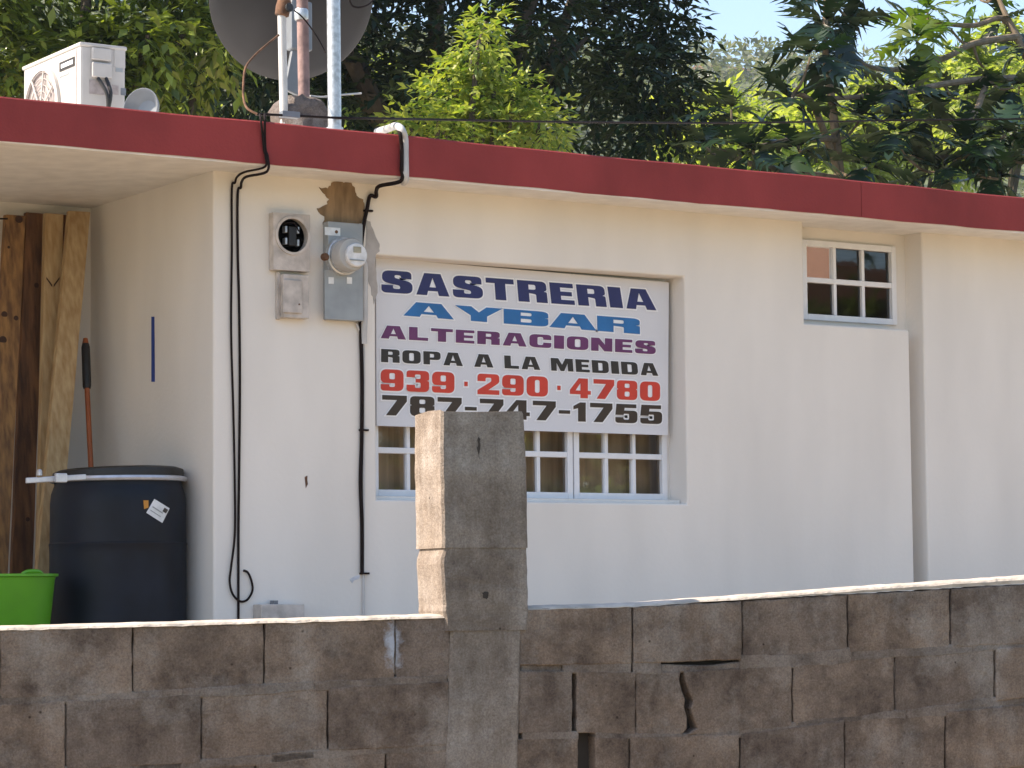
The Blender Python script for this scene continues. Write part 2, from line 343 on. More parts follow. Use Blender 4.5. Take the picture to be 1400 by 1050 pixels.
MB().box((XL,-0.02,0.003),(XC,YB,0.06)).build('porch_floor', M['yard'], house)
# roof slab: fascia face follows the photographed edge, slightly wavy
rz0 = ZS-0.004; rz1 = onY(700,200,-OV).z; print('OV', OV, 'ZS', ZS, 'thick', rz1-rz0)
RX0, RX1 = XL-0.5, XR+0.3
ZSF = ZS
rb = MB().box((RX0,-OV+0.012,ZSF),(RX1,6.3,rz1-0.004)); roof = rb.build('roof_slab', M['trim'], house)
xj = onY(1177,270,-OV).x
def fasc(x0, x1, n=90):
    mb = MB(); vs = []; fs = []
    for i in range(n+1):
        x = x0+(x1-x0)*i/n
        dz = 0.002*math.sin(x*2.1)+0.0015*math.sin(x*7.3+1); db = 0.002*math.sin(x*3.3+2)+0.0015*math.sin(x*9.1)+random.uniform(-0.0015,0.0015)
        dy = 0.003*math.sin(x*1.7)
        zt, zb = rz1+dz, rz0+db
        vs += [(x,-OV+dy,zb),(x,-OV+dy-0.001,(zb+zt)/2),(x,-OV+dy,zt-0.008),(x,-OV+dy+0.008,zt),(x,-OV+0.05,zt),(x,-OV+0.011,zb+0.006)]
    for i in range(n):
        for j in range(6): fs.append((i*6+j, i*6+(j+1)%6, (i+1)*6+(j+1)%6, (i+1)*6+j))
    fs += [tuple(range(6)), tuple(n*6+j for j in range(6))]
    return mb.add(vs, fs)
fasc(RX0, xj-0.002).build('fascia', M['fascia'], roof, smooth=True); fasc(xj+0.002, RX1, 40).build('fascia', M['fascia'], roof, smooth=True)
# pale drip edge below the red paint
MB().box((RX0,-OV+0.007,ZSF-0.012),(RX1,-OV+0.09,ZSF+0.002)).build('drip_edge', M['trim'], roof, bevel=0.003)
# flat patches on the facade
def sheet(pts, y0, y1, name, mt, parent):
    mb = MB(); n = len(pts); q = [onY(x,y,y0) for x,y in pts]
    vs = [(p.x,y0,p.z) for p in q]+[(p.x,y1,p.z) for p in q]
    tri = tessellate_polygon([[Vector((p.x,p.z,0)) for p in q]])
    fs = [tuple(t) for t in tri]+[(i,(i+1)%n,n+(i+1)%n,n+i) for i in range(n)]
    return mb.add(vs, fs).build(name, mt, parent)
pp = [(437,256),(449,258),(453,250),(466,248),(480,250),(486,258),(488,268),(496,272),(500,283),(498,296),(495,306),(442,308),(443,296),(432,285),(446,281),(449,272),(444,266)]
def rag(pts, k=3, a=1.3):
    out = []
    for i in range(len(pts)):
        p, q = pts[i], pts[(i+1)%len(pts)]
        for j in range(k):
            t = j/k; out.append((p[0]+(q[0]-p[0])*t+random.uniform(-a,a), p[1]+(q[1]-p[1])*t+random.uniform(-a,a)))
    return out
sheet(rag(pp), -0.0025, 0.001, 'bare_patch', M['bareplaster'], house)
sheet(rag([(500,301),(507,303),(512,318),(519,335),(520,342),(514,348),(514,372),(516,400),(511,415),(508,402),(504,380),(500,350)]), -0.0022, 0.001, 'grey_patch', M['greyplaster'], house)
sheet(rag([(417,652),(420,650),(421,662),(418,668)],2,0.5), -0.002, 0.001, 'rust_mark', M['rust2'], house)
# windows
def window(x0, x1, z0, z1, cols, rows, yf, parent, zr=None):
    fwid = 0.035; mw = 0.022
    win = MB()
    win.box((x0,yf,z0),(x0+fwid,yf+0.05,z1)).box((x1-fwid,yf,z0),(x1,yf+0.05,z1)).box((x0+fwid,yf+0.0005,z0),(x1-fwid,yf+0.05,z0+fwid)).box((x0+fwid,yf+0.0005,z1-fwid),(x1-fwid,yf+0.05,z1))
    wo = win.build('window', M['alu'], parent, bevel=0.003)
    xs = [x0+fwid+(x1-x0-2*fwid)*i/cols for i in range(cols+1)]; zs = zr or [z0+fwid+(z1-z0-2*fwid)*i/rows for i in range(rows+1)]
    mu = MB()
    for i in range(1,cols): mu.box((xs[i]-mw/2,yf+0.008,z0+fwid),(xs[i]+mw/2,yf+0.042,z1-fwid))
    mu.build('glazing_bar', M['alu'], wo, bevel=0.003)
    for k in range(1,rows): MB().box((x0+fwid,yf+0.004,zs[k]-mw*0.7),(x1-fwid,yf+0.046,zs[k]+mw*0.7)).build('rail', M['alu'], wo, bevel=0.003)
    for i in range(cols):
        for k in range(rows):
            a = random.uniform(-0.0015,0.0015); b2 = random.uniform(-0.0015,0.0015)
            MB().add([(xs[i],yf+0.028+a,zs[k]),(xs[i+1],yf+0.028-a,zs[k]),(xs[i+1],yf+0.028-a+b2,zs[k+1]),(xs[i],yf+0.028+a+b2,zs[k+1])], [(0,1,2,3)]).build('pane', M['glass'], wo)
    return wo
YW = 0.155
def wxz(px, y=YW): return onY(px, 650, y).x
zb = onY(850,683,YW).z; zm = onY(850,623.5,YW).z; zt2 = sz1+0.02
zs_ = [zb+0.035, zm, zm+(zm-zb)*0.93, zm+(zm-zb)*1.9, zt2-0.035]
ux = [wxz(509), wxz(650), wxz(784.5), wxz(913.5)]
for a, b in zip(ux[:-1], ux[1:]): window(a+0.004, b-0.004, zb, zt2, 3, 4, YW, house, zs_)
MB().box((sx0+0.012,0.06,sz0+0.001),(sx1-0.012,0.21,zb-0.004)).build('sill', M['trim'], house)
MB().box((wxz(913.5)+0.001,YW+0.012,sz0+0.02),(sx1+0.05,0.215,sz1)).build('window_jamb', M['trim'], house)
window(bx0, bx1, bz0, bz1, 3, 2, 0.135, house)
# interior: curtain behind the large window, the dark room behind the small one
cm = MB(); nC = 60; c0, c1 = sx0-0.05, sx1+0.05
cv = []
for i in range(nC+1):
    x = c0+(c1-c0)*i/nC; y = 0.30+0.02*math.sin(i*1.3)+0.012*math.sin(i*0.7)
    cv += [(x,y,sz0-0.2),(x,y,sz1+0.1)]
cm.add(cv, [(2*i,2*i+2,2*i+3,2*i+1) for i in range(nC)])
single(cm, 'curtain', M['curtain'], 'brown curtain hanging inside the wide window under the shop sign', 'curtain', ((sx0+sx1)/2,0.3,sz0-0.2), smooth=True)

# ------------------------------------------------------------------ sign with lettering
YS = 0.115
sign = thing('shop_sign', 'white tailor shop sign with coloured lettering over the window', 'sign', (onY(713,590,YS).x, YS, onY(713,588,YS).z))
q = [onY(514,352,YS), onY(914.5,386,YS), onY(913,595,YS), onY(515,582,YS)]
MB().hexa([(q[3].x,YS,q[3].z),(q[2].x,YS,q[2].z),(q[1].x,YS,q[1].z),(q[0].x,YS,q[0].z)], [(q[3].x,YS+0.012,q[3].z),(q[2].x,YS+0.012,q[2].z),(q[1].x,YS+0.012,q[1].z),(q[0].x,YS+0.012,q[0].z)]).build('panel', M['signw'], sign)
G = {
'I':(.46,[(0,0),(1,0),(1,1),(0,1)],[]),
'T':(.95,[(.31,0),(.69,0),(.69,.77),(1,.77),(1,1),(0,1),(0,.77),(.31,.77)],[]),
'L':(.82,[(0,0),(1,0),(1,.23),(.45,.23),(.45,1),(0,1)],[]),
'E':(.82,[(0,0),(1,0),(1,.21),(.44,.21),(.44,.4),(.92,.4),(.92,.6),(.44,.6),(.44,.79),(1,.79),(1,1),(0,1)],[]),
'N':(1.,[(0,0),(.35,0),(.35,.5),(.62,0),(1,0),(1,1),(.65,1),(.65,.5),(.38,1),(0,1)],[]),
'M':(1.3,[(0,0),(.25,0),(.25,.62),(.42,0),(.58,0),(.75,.62),(.75,0),(1,0),(1,1),(.66,1),(.5,.5),(.34,1),(0,1)],[]),
'Y':(1.05,[(.33,0),(.67,0),(.67,.38),(1,1),(.66,1),(.5,.62),(.34,1),(0,1),(.33,.38)],[]),
'A':(1.08,[(0,0),(.25,1),(.75,1),(1,0),(.68,0),(.645,.2),(.355,.2),(.32,0)],[[(.40,.37),(.60,.37),(.5,.80)]]),
'P':(.95,[(0,0),(.38,0),(.38,.36),(1,.36,.25),(1,1,.25),(0,1)],[[(.38,.54),(.62,.54,.08),(.62,.82,.08),(.38,.82)]]),
'R':(1.,[(0,0),(.38,0),(.38,.42),(.62,.38,.06),(.62,0),(1,0),(1,.5,.15),(.9,.53),(1,.6,.1),(1,1,.22),(0,1)],[[(.38,.59),(.62,.59,.07),(.62,.82,.07),(.38,.82)]]),
'B':(1.,[(0,0),(1,0,.22),(1,.52,.12),(.92,.54),(1,.57,.1),(1,1,.22),(0,1)],[[(.38,.18),(.62,.18,.07),(.62,.42,.07),(.38,.42)],[(.38,.62),(.62,.62,.06),(.62,.83,.06),(.38,.83)]]),
'D':(1.,[(0,0),(1,0,.3),(1,1,.3),(0,1)],[[(.38,.2),(.63,.2,.08),(.63,.8,.08),(.38,.8)]]),
'O':(1.,[(0,0,.3),(1,0,.3),(1,1,.3),(0,1,.3)],[[(.37,.2,.1),(.63,.2,.1),(.63,.8,.1),(.37,.8,.1)]]),
'C':(1.,[(1,.39),(.63,.39),(.63,.2,.1),(.37,.2,.1),(.37,.8,.1),(.63,.8,.1),(.63,.61),(1,.61),(1,1,.3),(0,1,.3),(0,0,.3),(1,0,.3)],[]),
'S':(1.,[(0,.35),(0,0,.28),(1,0,.28),(1,.52,.2),(.42,.68,.08),(.42,.81,.06),(.63,.81,.07),(.63,.66),(.97,.66),(.97,1,.28),(.02,1,.28),(.02,.48,.2),(.6,.34,.08),(.6,.19,.06),(.37,.19,.07),(.37,.35)],[]),
'0':(1.,[(0,0,.3),(1,0,.3),(1,1,.3),(0,1,.3)],[[(.39,.18,.1),(.61,.18,.1),(.61,.82,.1),(.39,.82,.1)]]),
'8':(1.,[(0,0,.25),(1,0,.25),(1,.52,.15),(.92,.545),(1,.58,.1),(1,1,.25),(0,1,.25),(0,.58,.1),(.08,.545),(0,.52,.15)],[[(.38,.17,.08),(.62,.17,.08),(.62,.43,.08),(.38,.43,.08)],[(.38,.62,.07),(.62,.62,.07),(.62,.84,.07),(.38,.84,.07)]]),
'9':(1.,[(0,.3),(0,0,.25),(1,0,.28),(1,1,.28),(0,1,.28),(0,.36,.22),(.62,.36),(.62,.18,.08),(.38,.18,.08),(.38,.3)],[[(.38,.54,.07),(.62,.54,.07),(.62,.83,.07),(.38,.83,.07)]]),
'3':(1.,[(0,.32),(0,0,.25),(1,0,.25),(1,.5,.14),(.9,.535),(1,.57,.1),(1,1,.25),(0,1,.25),(0,.68),(.37,.68),(.37,.82,.07),(.62,.82,.07),(.62,.61,.07),(.4,.61),(.4,.44),(.62,.44,.07),(.62,.18,.07),(.37,.18,.07),(.37,.32)],[]),
'2':(1.,[(0,0),(1,0),(1,.22),(.5,.22),(1,.60,.1),(1,1,.25),(0,1,.25),(0,.64),(.37,.64),(.37,.82,.07),(.63,.82,.07),(.63,.64,.05),(0,.2)],[]),
'4':(1.,[(.5,0),(.86,0),(.86,.19),(1,.19),(1,.38),(.86,.38),(.86,1),(.42,1),(0,.40),(0,.19),(.5,.19)],[[(.5,.38),(.5,.76),(.27,.38)]]),
'7':(1.,[(.15,0),(.56,0),(1,.72),(1,1),(0,1),(0,.77),(.6,.77)],[]),
'1':(.62,[(.35,0),(.9,0),(.9,1),(.5,1),(.02,.8),(.02,.62),(.35,.7)],[]),
'5':(1.,[(0,.3),(0,0,.25),(1,0,.25),(1,.66,.2),(.4,.66),(.42,.8),(.95,.8),(.95,1),(.05,1),(0,.42),(.37,.42),(.38,.49,.03),(.62,.49,.05),(.62,.18,.07),(.37,.18,.07),(.37,.3)],[]),
'-':(.5,[(0,.38),(1,.38),(1,.56),(0,.56)],[]), '.':(.16,[(0,.36),(1,.36),(1,.58),(0,.58)],[]), ' ':(.34,None,[]), '_':(.18,None,[])}
def fillet(pts):
    out = []; n = len(pts)
    for i, p in enumerate(pts):
        if len(p) == 2: out.append(p); continue
        c = Vector(p[:2]); a = Vector(pts[i-1][:2]); b = Vector(pts[(i+1)%n][:2]); r = min(p[2], (a-c).length*0.5, (b-c).length*0.5)
        p0 = c+(a-c).normalized()*r; p1 = c+(b-c).normalized()*r
        for j in range(7):
            t = j/6; s = p0*(1-t)**2+c*2*t*(1-t)*1.0+p1*t*t
            out.append((s.x, s.y))
    return out
def offset(pts, d):
    n = len(pts); area = sum(pts[i][0]*pts[(i+1)%n][1]-pts[(i+1)%n][0]*pts[i][1] for i in range(n)); sg = 1 if area > 0 else -1
    out = []
    for i in range(n):
        a, c, b = Vector(pts[i-1]), Vector(pts[i]), Vector(pts[(i+1)%n])
        e1 = (c-a); e2 = (b-c)
        if e1.length < 1e-6 or e2.length < 1e-6: continue
        e1.normalize(); e2.normalize()
        n1 = Vector((e1.y,-e1.x))*sg; n2 = Vector((e2.y,-e2.x))*sg; k = n1+n2
        if k.length < 0.2: out.append(tuple(c+n1*d)); continue
        k = k/ max(0.45, k.length_squared/2); out.append(tuple(c+k*d))
    return out
def textline(text, TL, TR, BL, BR, mt, gap=0.10, od=0.0085, slant=0):
    tl, tr_, bl, br = (onY(*p, YS) for p in (TL,TR,BL,BR))
    tot = sum(G[c][0] for c in text)+gap*(len(text)-1)
    x = 0
    def mp(u, v): a = bl.lerp(br, u); b = tl.lerp(tr_, u); p = a.lerp(b, v); return (p.x, p.z)
    for c in text:
        wdt, o, hs = G[c]
        if o:
            ol = [mp((x+px*wdt)/tot, py) for px,py in fillet(o)]
            hl = [[mp((x+px*wdt)/tot, py) for px,py in fillet(h)] for h in hs]
            loops = [[Vector((a,b,0)) for a,b in l] for l in [ol]+hl]; allp = [p for l in loops for p in l]
            tri = tessellate_polygon(loops)
            fo = offset(ol, od); to = tessellate_polygon([[Vector((a,b,0)) for a,b in fo]])
            lo = MB().add([(a,YS-0.0021,b) for a,b in fo], [tuple(t) for t in to]).build('letter_outline', M['white'], sign)
            MB().add([(p.x,YS-0.0042,p.y) for p in allp], [tuple(t) for t in tri]).build('letter', M[mt], lo)
        x += wdt+gap
textline('SASTRERIA', (521,369),(892,396.5),(521,399.5),(897,424.5), 'navy', 0.12)
textline('AYBAR', (551,412),(874,436),(551,431.5),(874.5,457), 'blue', 0.02)
textline('ALTERACIONES', (520,444.6),(896,466.5),(520,462.4),(896,484.5), 'purple', 0.13, 0.006)
textline('ROPA A LA MEDIDA', (520.6,477),(898,497),(520.6,495),(899.6,514), 'blackv', 0.15, 0.006)
textline('939_._290_._4780', (520,504.5),(902,522.5),(520,533.8),(902,548.5), 'redv', 0.13)
textline('787-747-1755', (522,540),(904.7,554.4),(522,567.5),(904.7,580), 'brownv', 0.13)

# ------------------------------------------------------------------ meters, boxes, cables on the facade
def fbox(mb, x0, y0, x1, y1, ya, yb):
    a = onY(x0,y1,yb); b = onY(x1,y0,yb); c = onY(x1,y1,yb); d = onY(x0,y0,yb)
    zb_ = (a.z+c.z)/2; zt_ = (b.z+d.z)/2
    return mb.box((a.x,ya,zb_),(b.x,yb,zt_))
p = onY(400,437,0)
old = thing('meter_socket', 'old beige meter socket with empty round hole and breaker box below', 'meter box', (p.x,0,p.z))
a = onY(374,368,-0.05); b = onY(424,292,-0.05); hc = onY(400,322,-0.05); hr = (b.x-a.x)*0.44
hz = (onY(400,292,-0.05).z, onY(400,370,-0.05).z)
# plate with a real round hole
n = 40; vs = []; fs = []
for k, y in ((0,-0.05),(1,-0.002)):
    for j in range(n):
        th = 2*math.pi*j/n; vs.append((hc.x+hr*math.cos(th), y, hc.z+hr*math.sin(th)))
    for j in range(n):
        th = 2*math.pi*j/n; c, s = math.cos(th), math.sin(th); t = 1/max(abs(c),abs(s))
        X = hc.x + (c*t)*((b.x-hc.x) if c > 0 else (hc.x-a.x)); Z = hc.z + (s*t)*((hz[0]-hc.z) if s > 0 else (hc.z-hz[1])); vs.append((X,y,Z))
for j in range(n):
    j2 = (j+1)%n
    fs += [(j,j2,n+j2,n+j), (2*n+j,2*n+j2,j2,j), (n+j,n+j2,3*n+j2,3*n+j)]
MB().add(vs, fs).build('face_plate', M['oldbox'], old)
MB().lathe([(hr*0.93,0),(hr*1.08,0),(hr*1.08,0.007),(hr*0.93,0.007)], (hc.x,-0.05,hc.z), (0,-1,0), 36, False).build('hole_ring', M['oldbox'], old, smooth=True)
MB().lathe([(0.001,0),(hr*0.99,0)], (hc.x,-0.003,hc.z), (0,-1,0), 30, True).build('back_plate', M['black'], old)
for dx, dz in ((-0.3,0.35),(-0.3,-0.3),(0.45,0.35),(0.45,-0.35)):
    MB().box((hc.x+dx*hr-0.006,-0.035,hc.z+dz*hr-0.017),(hc.x+dx*hr+0.006,-0.003,hc.z+dz*hr+0.017)).build('jaw', M['galv'], old, bevel=0.002)
MB().box((hc.x-0.01,-0.03,hc.z-0.05),(hc.x+0.035,-0.003,hc.z+0.05)).build('terminal_block', M['black'], old, bevel=0.004)
MB().tube(smoothpath([(hc.x-0.05,-0.02,hc.z+0.06),(hc.x+0.01,-0.045,hc.z+0.065),(hc.x+0.05,-0.03,hc.z+0.02)]),0.004,6).build('wire', M['cable'], old)
fbox(MB(),381,377,416,436,-0.055,-0.001).build('breaker_box', M['oldbox'], old, bevel=0.004)
bd = fbox(MB(),386,383,412,428,-0.066,-0.056).build('breaker_door', M['oldbox'], old, bevel=0.003)
c = onY(409,416,-0.066); MB().lathe([(0.004,0),(0.004,0.004)], (c.x,-0.066,c.z), (0,-1,0), 8).build('latch', M['rust2'], bd)
fbox(MB(),376.5,372,381,437,-0.02,-0.0015).build('plaster_edge', M['oldbox'], old, bevel=0.003)

p = onY(466,440,0)
mt_ = thing('electric_meter', 'round glass electric meter on tall grey metal box', 'electric meter', (p.x,0,p.z))
fbox(MB(),442,306,489,439,-0.055,-0.001).build('box', M['metalbox'], mt_, bevel=0.004)
fbox(MB(),443.5,370,488,437.5,-0.060,-0.0555).build('lower_cover', M['metalbox'], mt_, bevel=0.002)
fbox(MB(),444,311,465,322,-0.0575,-0.0555).build('nameplate', M['paper'], mt_)
c = onY(460,317,-0.058); MB().lathe([(0.009,0),(0.009,0.0015)], (c.x,-0.0576,c.z), (0,-1,0), 12).build('seal_dot', M['rust2'], mt_)
for x in (449,474):
    fbox(MB(),x,379,x+7,388,-0.063,-0.0605).build('caution_sticker', M['paper'], mt_)
c = onY(467,351,-0.055); mr = 0.092
MB().lathe([(mr*1.06,0),(mr*1.06,0.03),(mr*0.98,0.034),(mr*0.98,0.05)], (c.x,-0.056,c.z), (0,-1,0), 40).build('meter_ring', M['galv'], mt_, smooth=True)
MB().lathe([(mr*0.95,0),(mr*0.93,0.055),(mr*0.86,0.068),(0.001,0.07)], (c.x,-0.106,c.z), (0,-1,0), 40).build('meter_cover', mat('meter_glass', (0.42,0.41,0.40), 0.12, 0.12, 6), mt_, smooth=True)
MB().lathe([(mr*0.66,0),(mr*0.66,0.018),(mr*0.6,0.024),(0.001,0.025)], (c.x+0.012,-0.175,c.z-0.006), (0,-1,0), 36).build('meter_face', mat('meter_face', (0.70,0.70,0.71), 0.25, 0.15, 25), mt_, smooth=True)
MB().box((c.x-0.012,-0.2035,c.z+0.006),(c.x+0.032,-0.2005,c.z+0.036)).build('display', mat('meter_display', (0.36,0.33,0.24), 0.3, 0.2, 20), mt_)
MB().box((c.x-0.035,-0.203,c.z-0.036),(c.x+0.05,-0.2005,c.z-0.03)).build('dial_strip', M['metalbox'], mt_)
MB().lathe([(0.02,0),(0.02,0.02),(0.012,0.03)], (c.x-mr*1.22,-0.07,c.z-0.01), (0,-1,0), 14).build('seal', M['rust2'], mt_, smooth=True)

def cable(name, pts, r, mt, label, cat='cable', n=8, group=None):
    return single(MB().tube(smoothpath(pts,6), r, n), name, M[mt], label, cat, pts[-1], group, smooth=True)
YF = -OV-0.012
A = lambda x,y,yy: onY(x,y,yy)
def path(l): return [A(*q) for q in l]
def under(x0, x1, y1, dz=0.0):
    a = onY(x0,228,YF-0.004); b = onY(x1,y1,-0.012)
    return [Vector((a.x,YF-0.004,ZS+0.03)), Vector((a.x,YF+0.004,ZS-0.02-dz)), Vector((a.x-0.03,-OV*0.55,ZS-0.026-dz)), Vector((a.x*0.3+b.x*0.7,-0.05,ZS-0.03-dz)), Vector((b.x+0.008,-0.014,ZS-0.055-dz))]
cab1 = path([(350,157,0.35),(354,157,-0.1),(356,160,YF-0.004),(359,185,YF-0.004),(361,205,YF-0.004)]) + under(363,319,246) + path([(317,258,-0.01),(317,340,-0.01),(316,450,-0.01),(319,560,-0.01),(321,660,-0.012),(321,730,-0.014),(316,775,-0.014),(314,795,-0.014),(318,812,-0.014),(328,822,-0.016),(338,820,-0.014),(345,808,-0.014),(344,795,-0.012),(339,783,-0.012),(333,780,-0.012)])
cable('roof_cable', cab1, 0.006, 'cable', 'thin black cable down the wall ending in a hooked loop')
cab2 = path([(358,157,0.4),(361,157,-0.1),(362,160,YF),(362,185,YF),(363,205,YF)]) + under(366,327,250,0.022) + path([(325,265,-0.01),(325,340,-0.01),(327,420,-0.01),(328,520,-0.01),(327,640,-0.01),(326,730,-0.01),(326,900,-0.01)])
cable('roof_cable', cab2, 0.0068, 'cable', 'thin brown-black cable running straight down past the looped one')
cab3 = path([(530,177,0.3),(541,175,-0.1),(546,180,YF-0.012),(549,200,YF-0.016),(549,232,YF-0.016)]) + under(549,512,262,0.01) + path([(506,268,-0.014),(502,285,-0.014),(497,310,-0.014),(493.5,345,-0.014),(492.5,390,-0.014),(493,440,-0.014),(495,520,-0.014),(494.5,600,-0.012),(493,660,-0.012),(495,720,-0.012),(495,785,-0.012)])
cable('service_cable', cab3, 0.0105, 'cable', 'thick black cable curving from the roof edge down behind the glass meter')
for x, y, lab in ((531,251,'small dark clip on the black cable bend under the eave'),(503,288,'small dark clip on the black cable beside the bare brown patch'),(497,588,'small dark clip on the black cable beside the wide window'),(498,784,'small dark clip at the lower end of the black service cable')):
    c = onY(x, y, -0.014)
    single(MB().box((c.x-0.022,-0.022,c.z-0.005),(c.x+0.028,-0.001,c.z+0.005)), 'cable_clip', M['cable'], lab, 'clip', c, 'clips along the service cable', bevel=0.001)
tp = path([(516,180,0.5),(530,176,0.1),(540,172.5,-0.15),(548,176,YF-0.006),(553,190,YF-0.008),(553.5,215,YF-0.006),(554,243,YF-0.004),(552,249,YF+0.05)])
cable('roof_conduit', tp, 0.020, 'pvc', 'white flexible conduit bent over the red roof edge', 'conduit', 12)
tp = path([(491,357,-0.02),(496,358,-0.03),(498.5,366,-0.03),(498.5,400,-0.028),(498,440,-0.025),(497,470,-0.016)])
cable('meter_conduit', tp, 0.017, 'pvc', 'short white conduit pipe beside the grey meter box', 'conduit', 12)
tp = path([(487,442,-0.012),(492,455,-0.008),(497,475,-0.008),(497.5,560,-0.008),(497,700,-0.008),(497,900,-0.008)])
cable('ground_wire', tp, 0.007, 'pvc', 'thin white-painted wire running down the wall below the meters', 'wire')
c = onY(376,840,0)
jb = thing('junction_box', 'grey-beige junction box low on the wall beside the hooked cable', 'junction box', (c.x,0,c.z))
fbox(MB(),346,826,405,853,-0.09,-0.001).build('cover', M['oldbox'], jb, bevel=0.004)
fbox(MB(),369,821,375,826,-0.05,-0.01).build('stub', M['lgrey'], jb)
sheet(rag([(478,792),(486,788),(492,786),(491,791),(484,794),(482,797)],2,0.4), -0.004, -0.0005, 'cable_putty', M['limewash'], house)

# ------------------------------------------------------------------ porch contents
def leanboard(xt0, xt1, yt, xb0, xb1, yb_, mt, name, label, y_top, y_bot, knots=()):
    """front face given by photo points at top and at the line yb_; extended down to the porch floor"""
    a, b = onY(xt0,yt,y_top), onY(xt1,yt+2,y_top); c, d = onY(xb0,yb_,y_bot), onY(xb1,yb_+1,y_bot)
    def ext(p, q): t = (0.062-p.z)/(q.z-p.z); return p.lerp(q, t)
    c2, d2 = ext(a,c), ext(b,d); th = Vector((0,0.04,0))
    c2.z = d2.z = 0.062
    base = (c2+d2)/2
    t = thing(name, label, 'board', base, 'boards leaning in the porch')
    pl = MB()
    N = 10; fr = []; 
    for k in range(N+1):
        s = k/N; l = c2.lerp(a,s); r_ = d2.lerp(b,s); w_ = Vector((0,0,0.0)) + Vector((random.uniform(-1,1)*0.0012,0,0))
        fr.append((l+w_, r_+w_))
    vs = []; fs = []
    for l, r_ in fr: vs += [l, r_, r_+th, l+th]
    for k in range(N):
        o = k*4
        for j in range(4): fs.append((o+j, o+(j+1)%4, o+4+(j+1)%4, o+4+j))
    fs += [(3,2,1,0), (N*4,N*4+1,N*4+2,N*4+3)]
    pl.add(vs, fs); bo = pl.build('plank', M[mt], t, bevel=0.003)
    for (kx, ky, kr) in knots:
        s = (yb_-ky)/(yb_-yt); y = y_bot+(y_top-y_bot)*s; c = onY(kx,ky,y-0.001)
        MB().lathe([(kr,0),(kr*0.9,0.0015),(0.0005,0.002)], c, (0,-1,0), 14).build('knot', M['knot'], t)
leanboard(8,35,293,-6,24,520,'woodc','leaning_board','knotty brown board leaning farthest from the blue tape strip',1.40,1.24,[(26,300,0.022),(12,338,0.008),(6,430,0.018),(22,435,0.014),(4,465,0.022)])
leanboard(36,62,290,27,54,520,'woodb','leaning_board','dark reddish-brown board standing between knotty and pale boards',1.45,1.36,[(50,390,0.014),(38,710,0.012)])
leanboard(62,87,291,57,81,520,'wood','leaning_board','pale yellow board with a dark V-shaped knot mark',1.37,1.20,[])
leanboard(86,97,293,82,92,520,'woodb','leaning_board','narrow dark board edge wedged behind two pale boards',1.46,1.40,[])
leanboard(95,124,288,74,103,520,'wood','leaning_board','pale board leaning beside the orange tool handle',1.32,1.06,[])
# V-shaped knot mark
for s_ in (-1, 1):
    a = onY(72+s_*1, 391, 1.294); b = onY(72+s_*9, 380, 1.302); th = Vector((0,0,0.012)); dy = Vector((0,-0.004,0))
    mbv = MB().add([a-th*0.6+dy, b-th*0.5+dy, b+th*0.4+dy, a+th*0.6+dy], [(0,1,2,3)])
    tgt = [o for o in bpy.data.objects if o.name.startswith('leaning_board') and 'V-shaped' in o.get('label','')][0]
    mbv.build('knot_mark', M['knot'], tgt)
# orange handled tool
a = onY(117,470,1.2); b = onY(119,531,1.14); c = onY(125,640,1.0); 
tt = (0.1-a.z)/(c.z-a.z); e = a.lerp(c, tt)
tool = thing('long_handled_tool', 'orange-shafted long-handled tool with black grip behind the drum', 'tool', (e.x,e.y,0.06))
MB().tube([b, e], 0.014, 10).build('shaft', M['orange'], tool, smooth=True)
MB().tube([a, a.lerp(b,0.08), b.lerp(a,0.05), b], [0.018,0.023,0.023,0.02], 10).build('grip', M['black'], tool, smooth=True)
MB().tube([a.lerp(b,-0.12), a], [0.012,0.018], 10).build('grip_cap', M['orange'], tool, smooth=True)
MB().box((e.x-0.15,e.y-0.025,0.062),(e.x+0.15,e.y+0.025,0.14)).build('tool_head', M['black'], tool, bevel=0.006)
# drum
DY = 0.42
dl, dr = onY(74,700,DY), onY(247,700,DY); dc = (dl+dr)/2; DR = (dr-dl).length/2*0.985
zt = onY(162,653,DY-0.2).z
drum = thing('plastic_drum', 'dark blue plastic drum with black lid and silver clamp ring', 'drum', (dc.x,DY,0.06))
H = zt-0.06
prof = [(DR*0.93,0),(DR*0.97,0.03),(DR,0.08)]
for i in range(12): prof.append((DR,0.08+(H*0.58-0.1)*i/11))
prof += [(DR*1.005,H*0.60),(DR*1.012,H*0.607),(DR*1.012,H*0.615),(DR*0.998,H*0.622),(DR*0.997,H*0.7),(DR*0.995,H*0.85),(DR*0.98,H*0.91),(DR*0.95,H*0.945),(DR*0.935,H*0.96),(DR*0.935,H-0.01)]
MB().lathe(prof, (dc.x,DY,0.06), (0,0,1), 64).build('barrel', M['drum'], drum, smooth=True)
lid = MB().lathe([(DR*0.96,0),(DR*0.965,0.02),(DR*0.955,0.040),(DR*0.88,0.050),(DR*0.84,0.040),(0.001,0.042)], (dc.x,DY,zt), (-0.02,0.03,1), 64).build('lid', M['black'], drum, smooth=True)
MB().lathe([(DR*0.97,-0.016),(DR*1.0,-0.013),(DR*1.012,-0.003),(DR*1.0,0.008),(DR*0.97,0.011)], (dc.x,DY,zt), (-0.01,0.0,1), 64, False).build('clamp_ring', M['steel'], drum, smooth=True)
a = onY(36,657,DY-0.22); b = onY(118,652,DY-0.30)
MB().hexa([a+Vector((0,0,-0.014)), b+Vector((0,0,-0.014)), b+Vector((0,0,0.014)), a+Vector((0,0,0.014))], [a+Vector((0,0.014,-0.014)), b+Vector((0,0.014,-0.014)), b+Vector((0,0.014,0.014)), a+Vector((0,0.014,0.014))]).build('clamp_lever', M['steel'], drum, bevel=0.004)
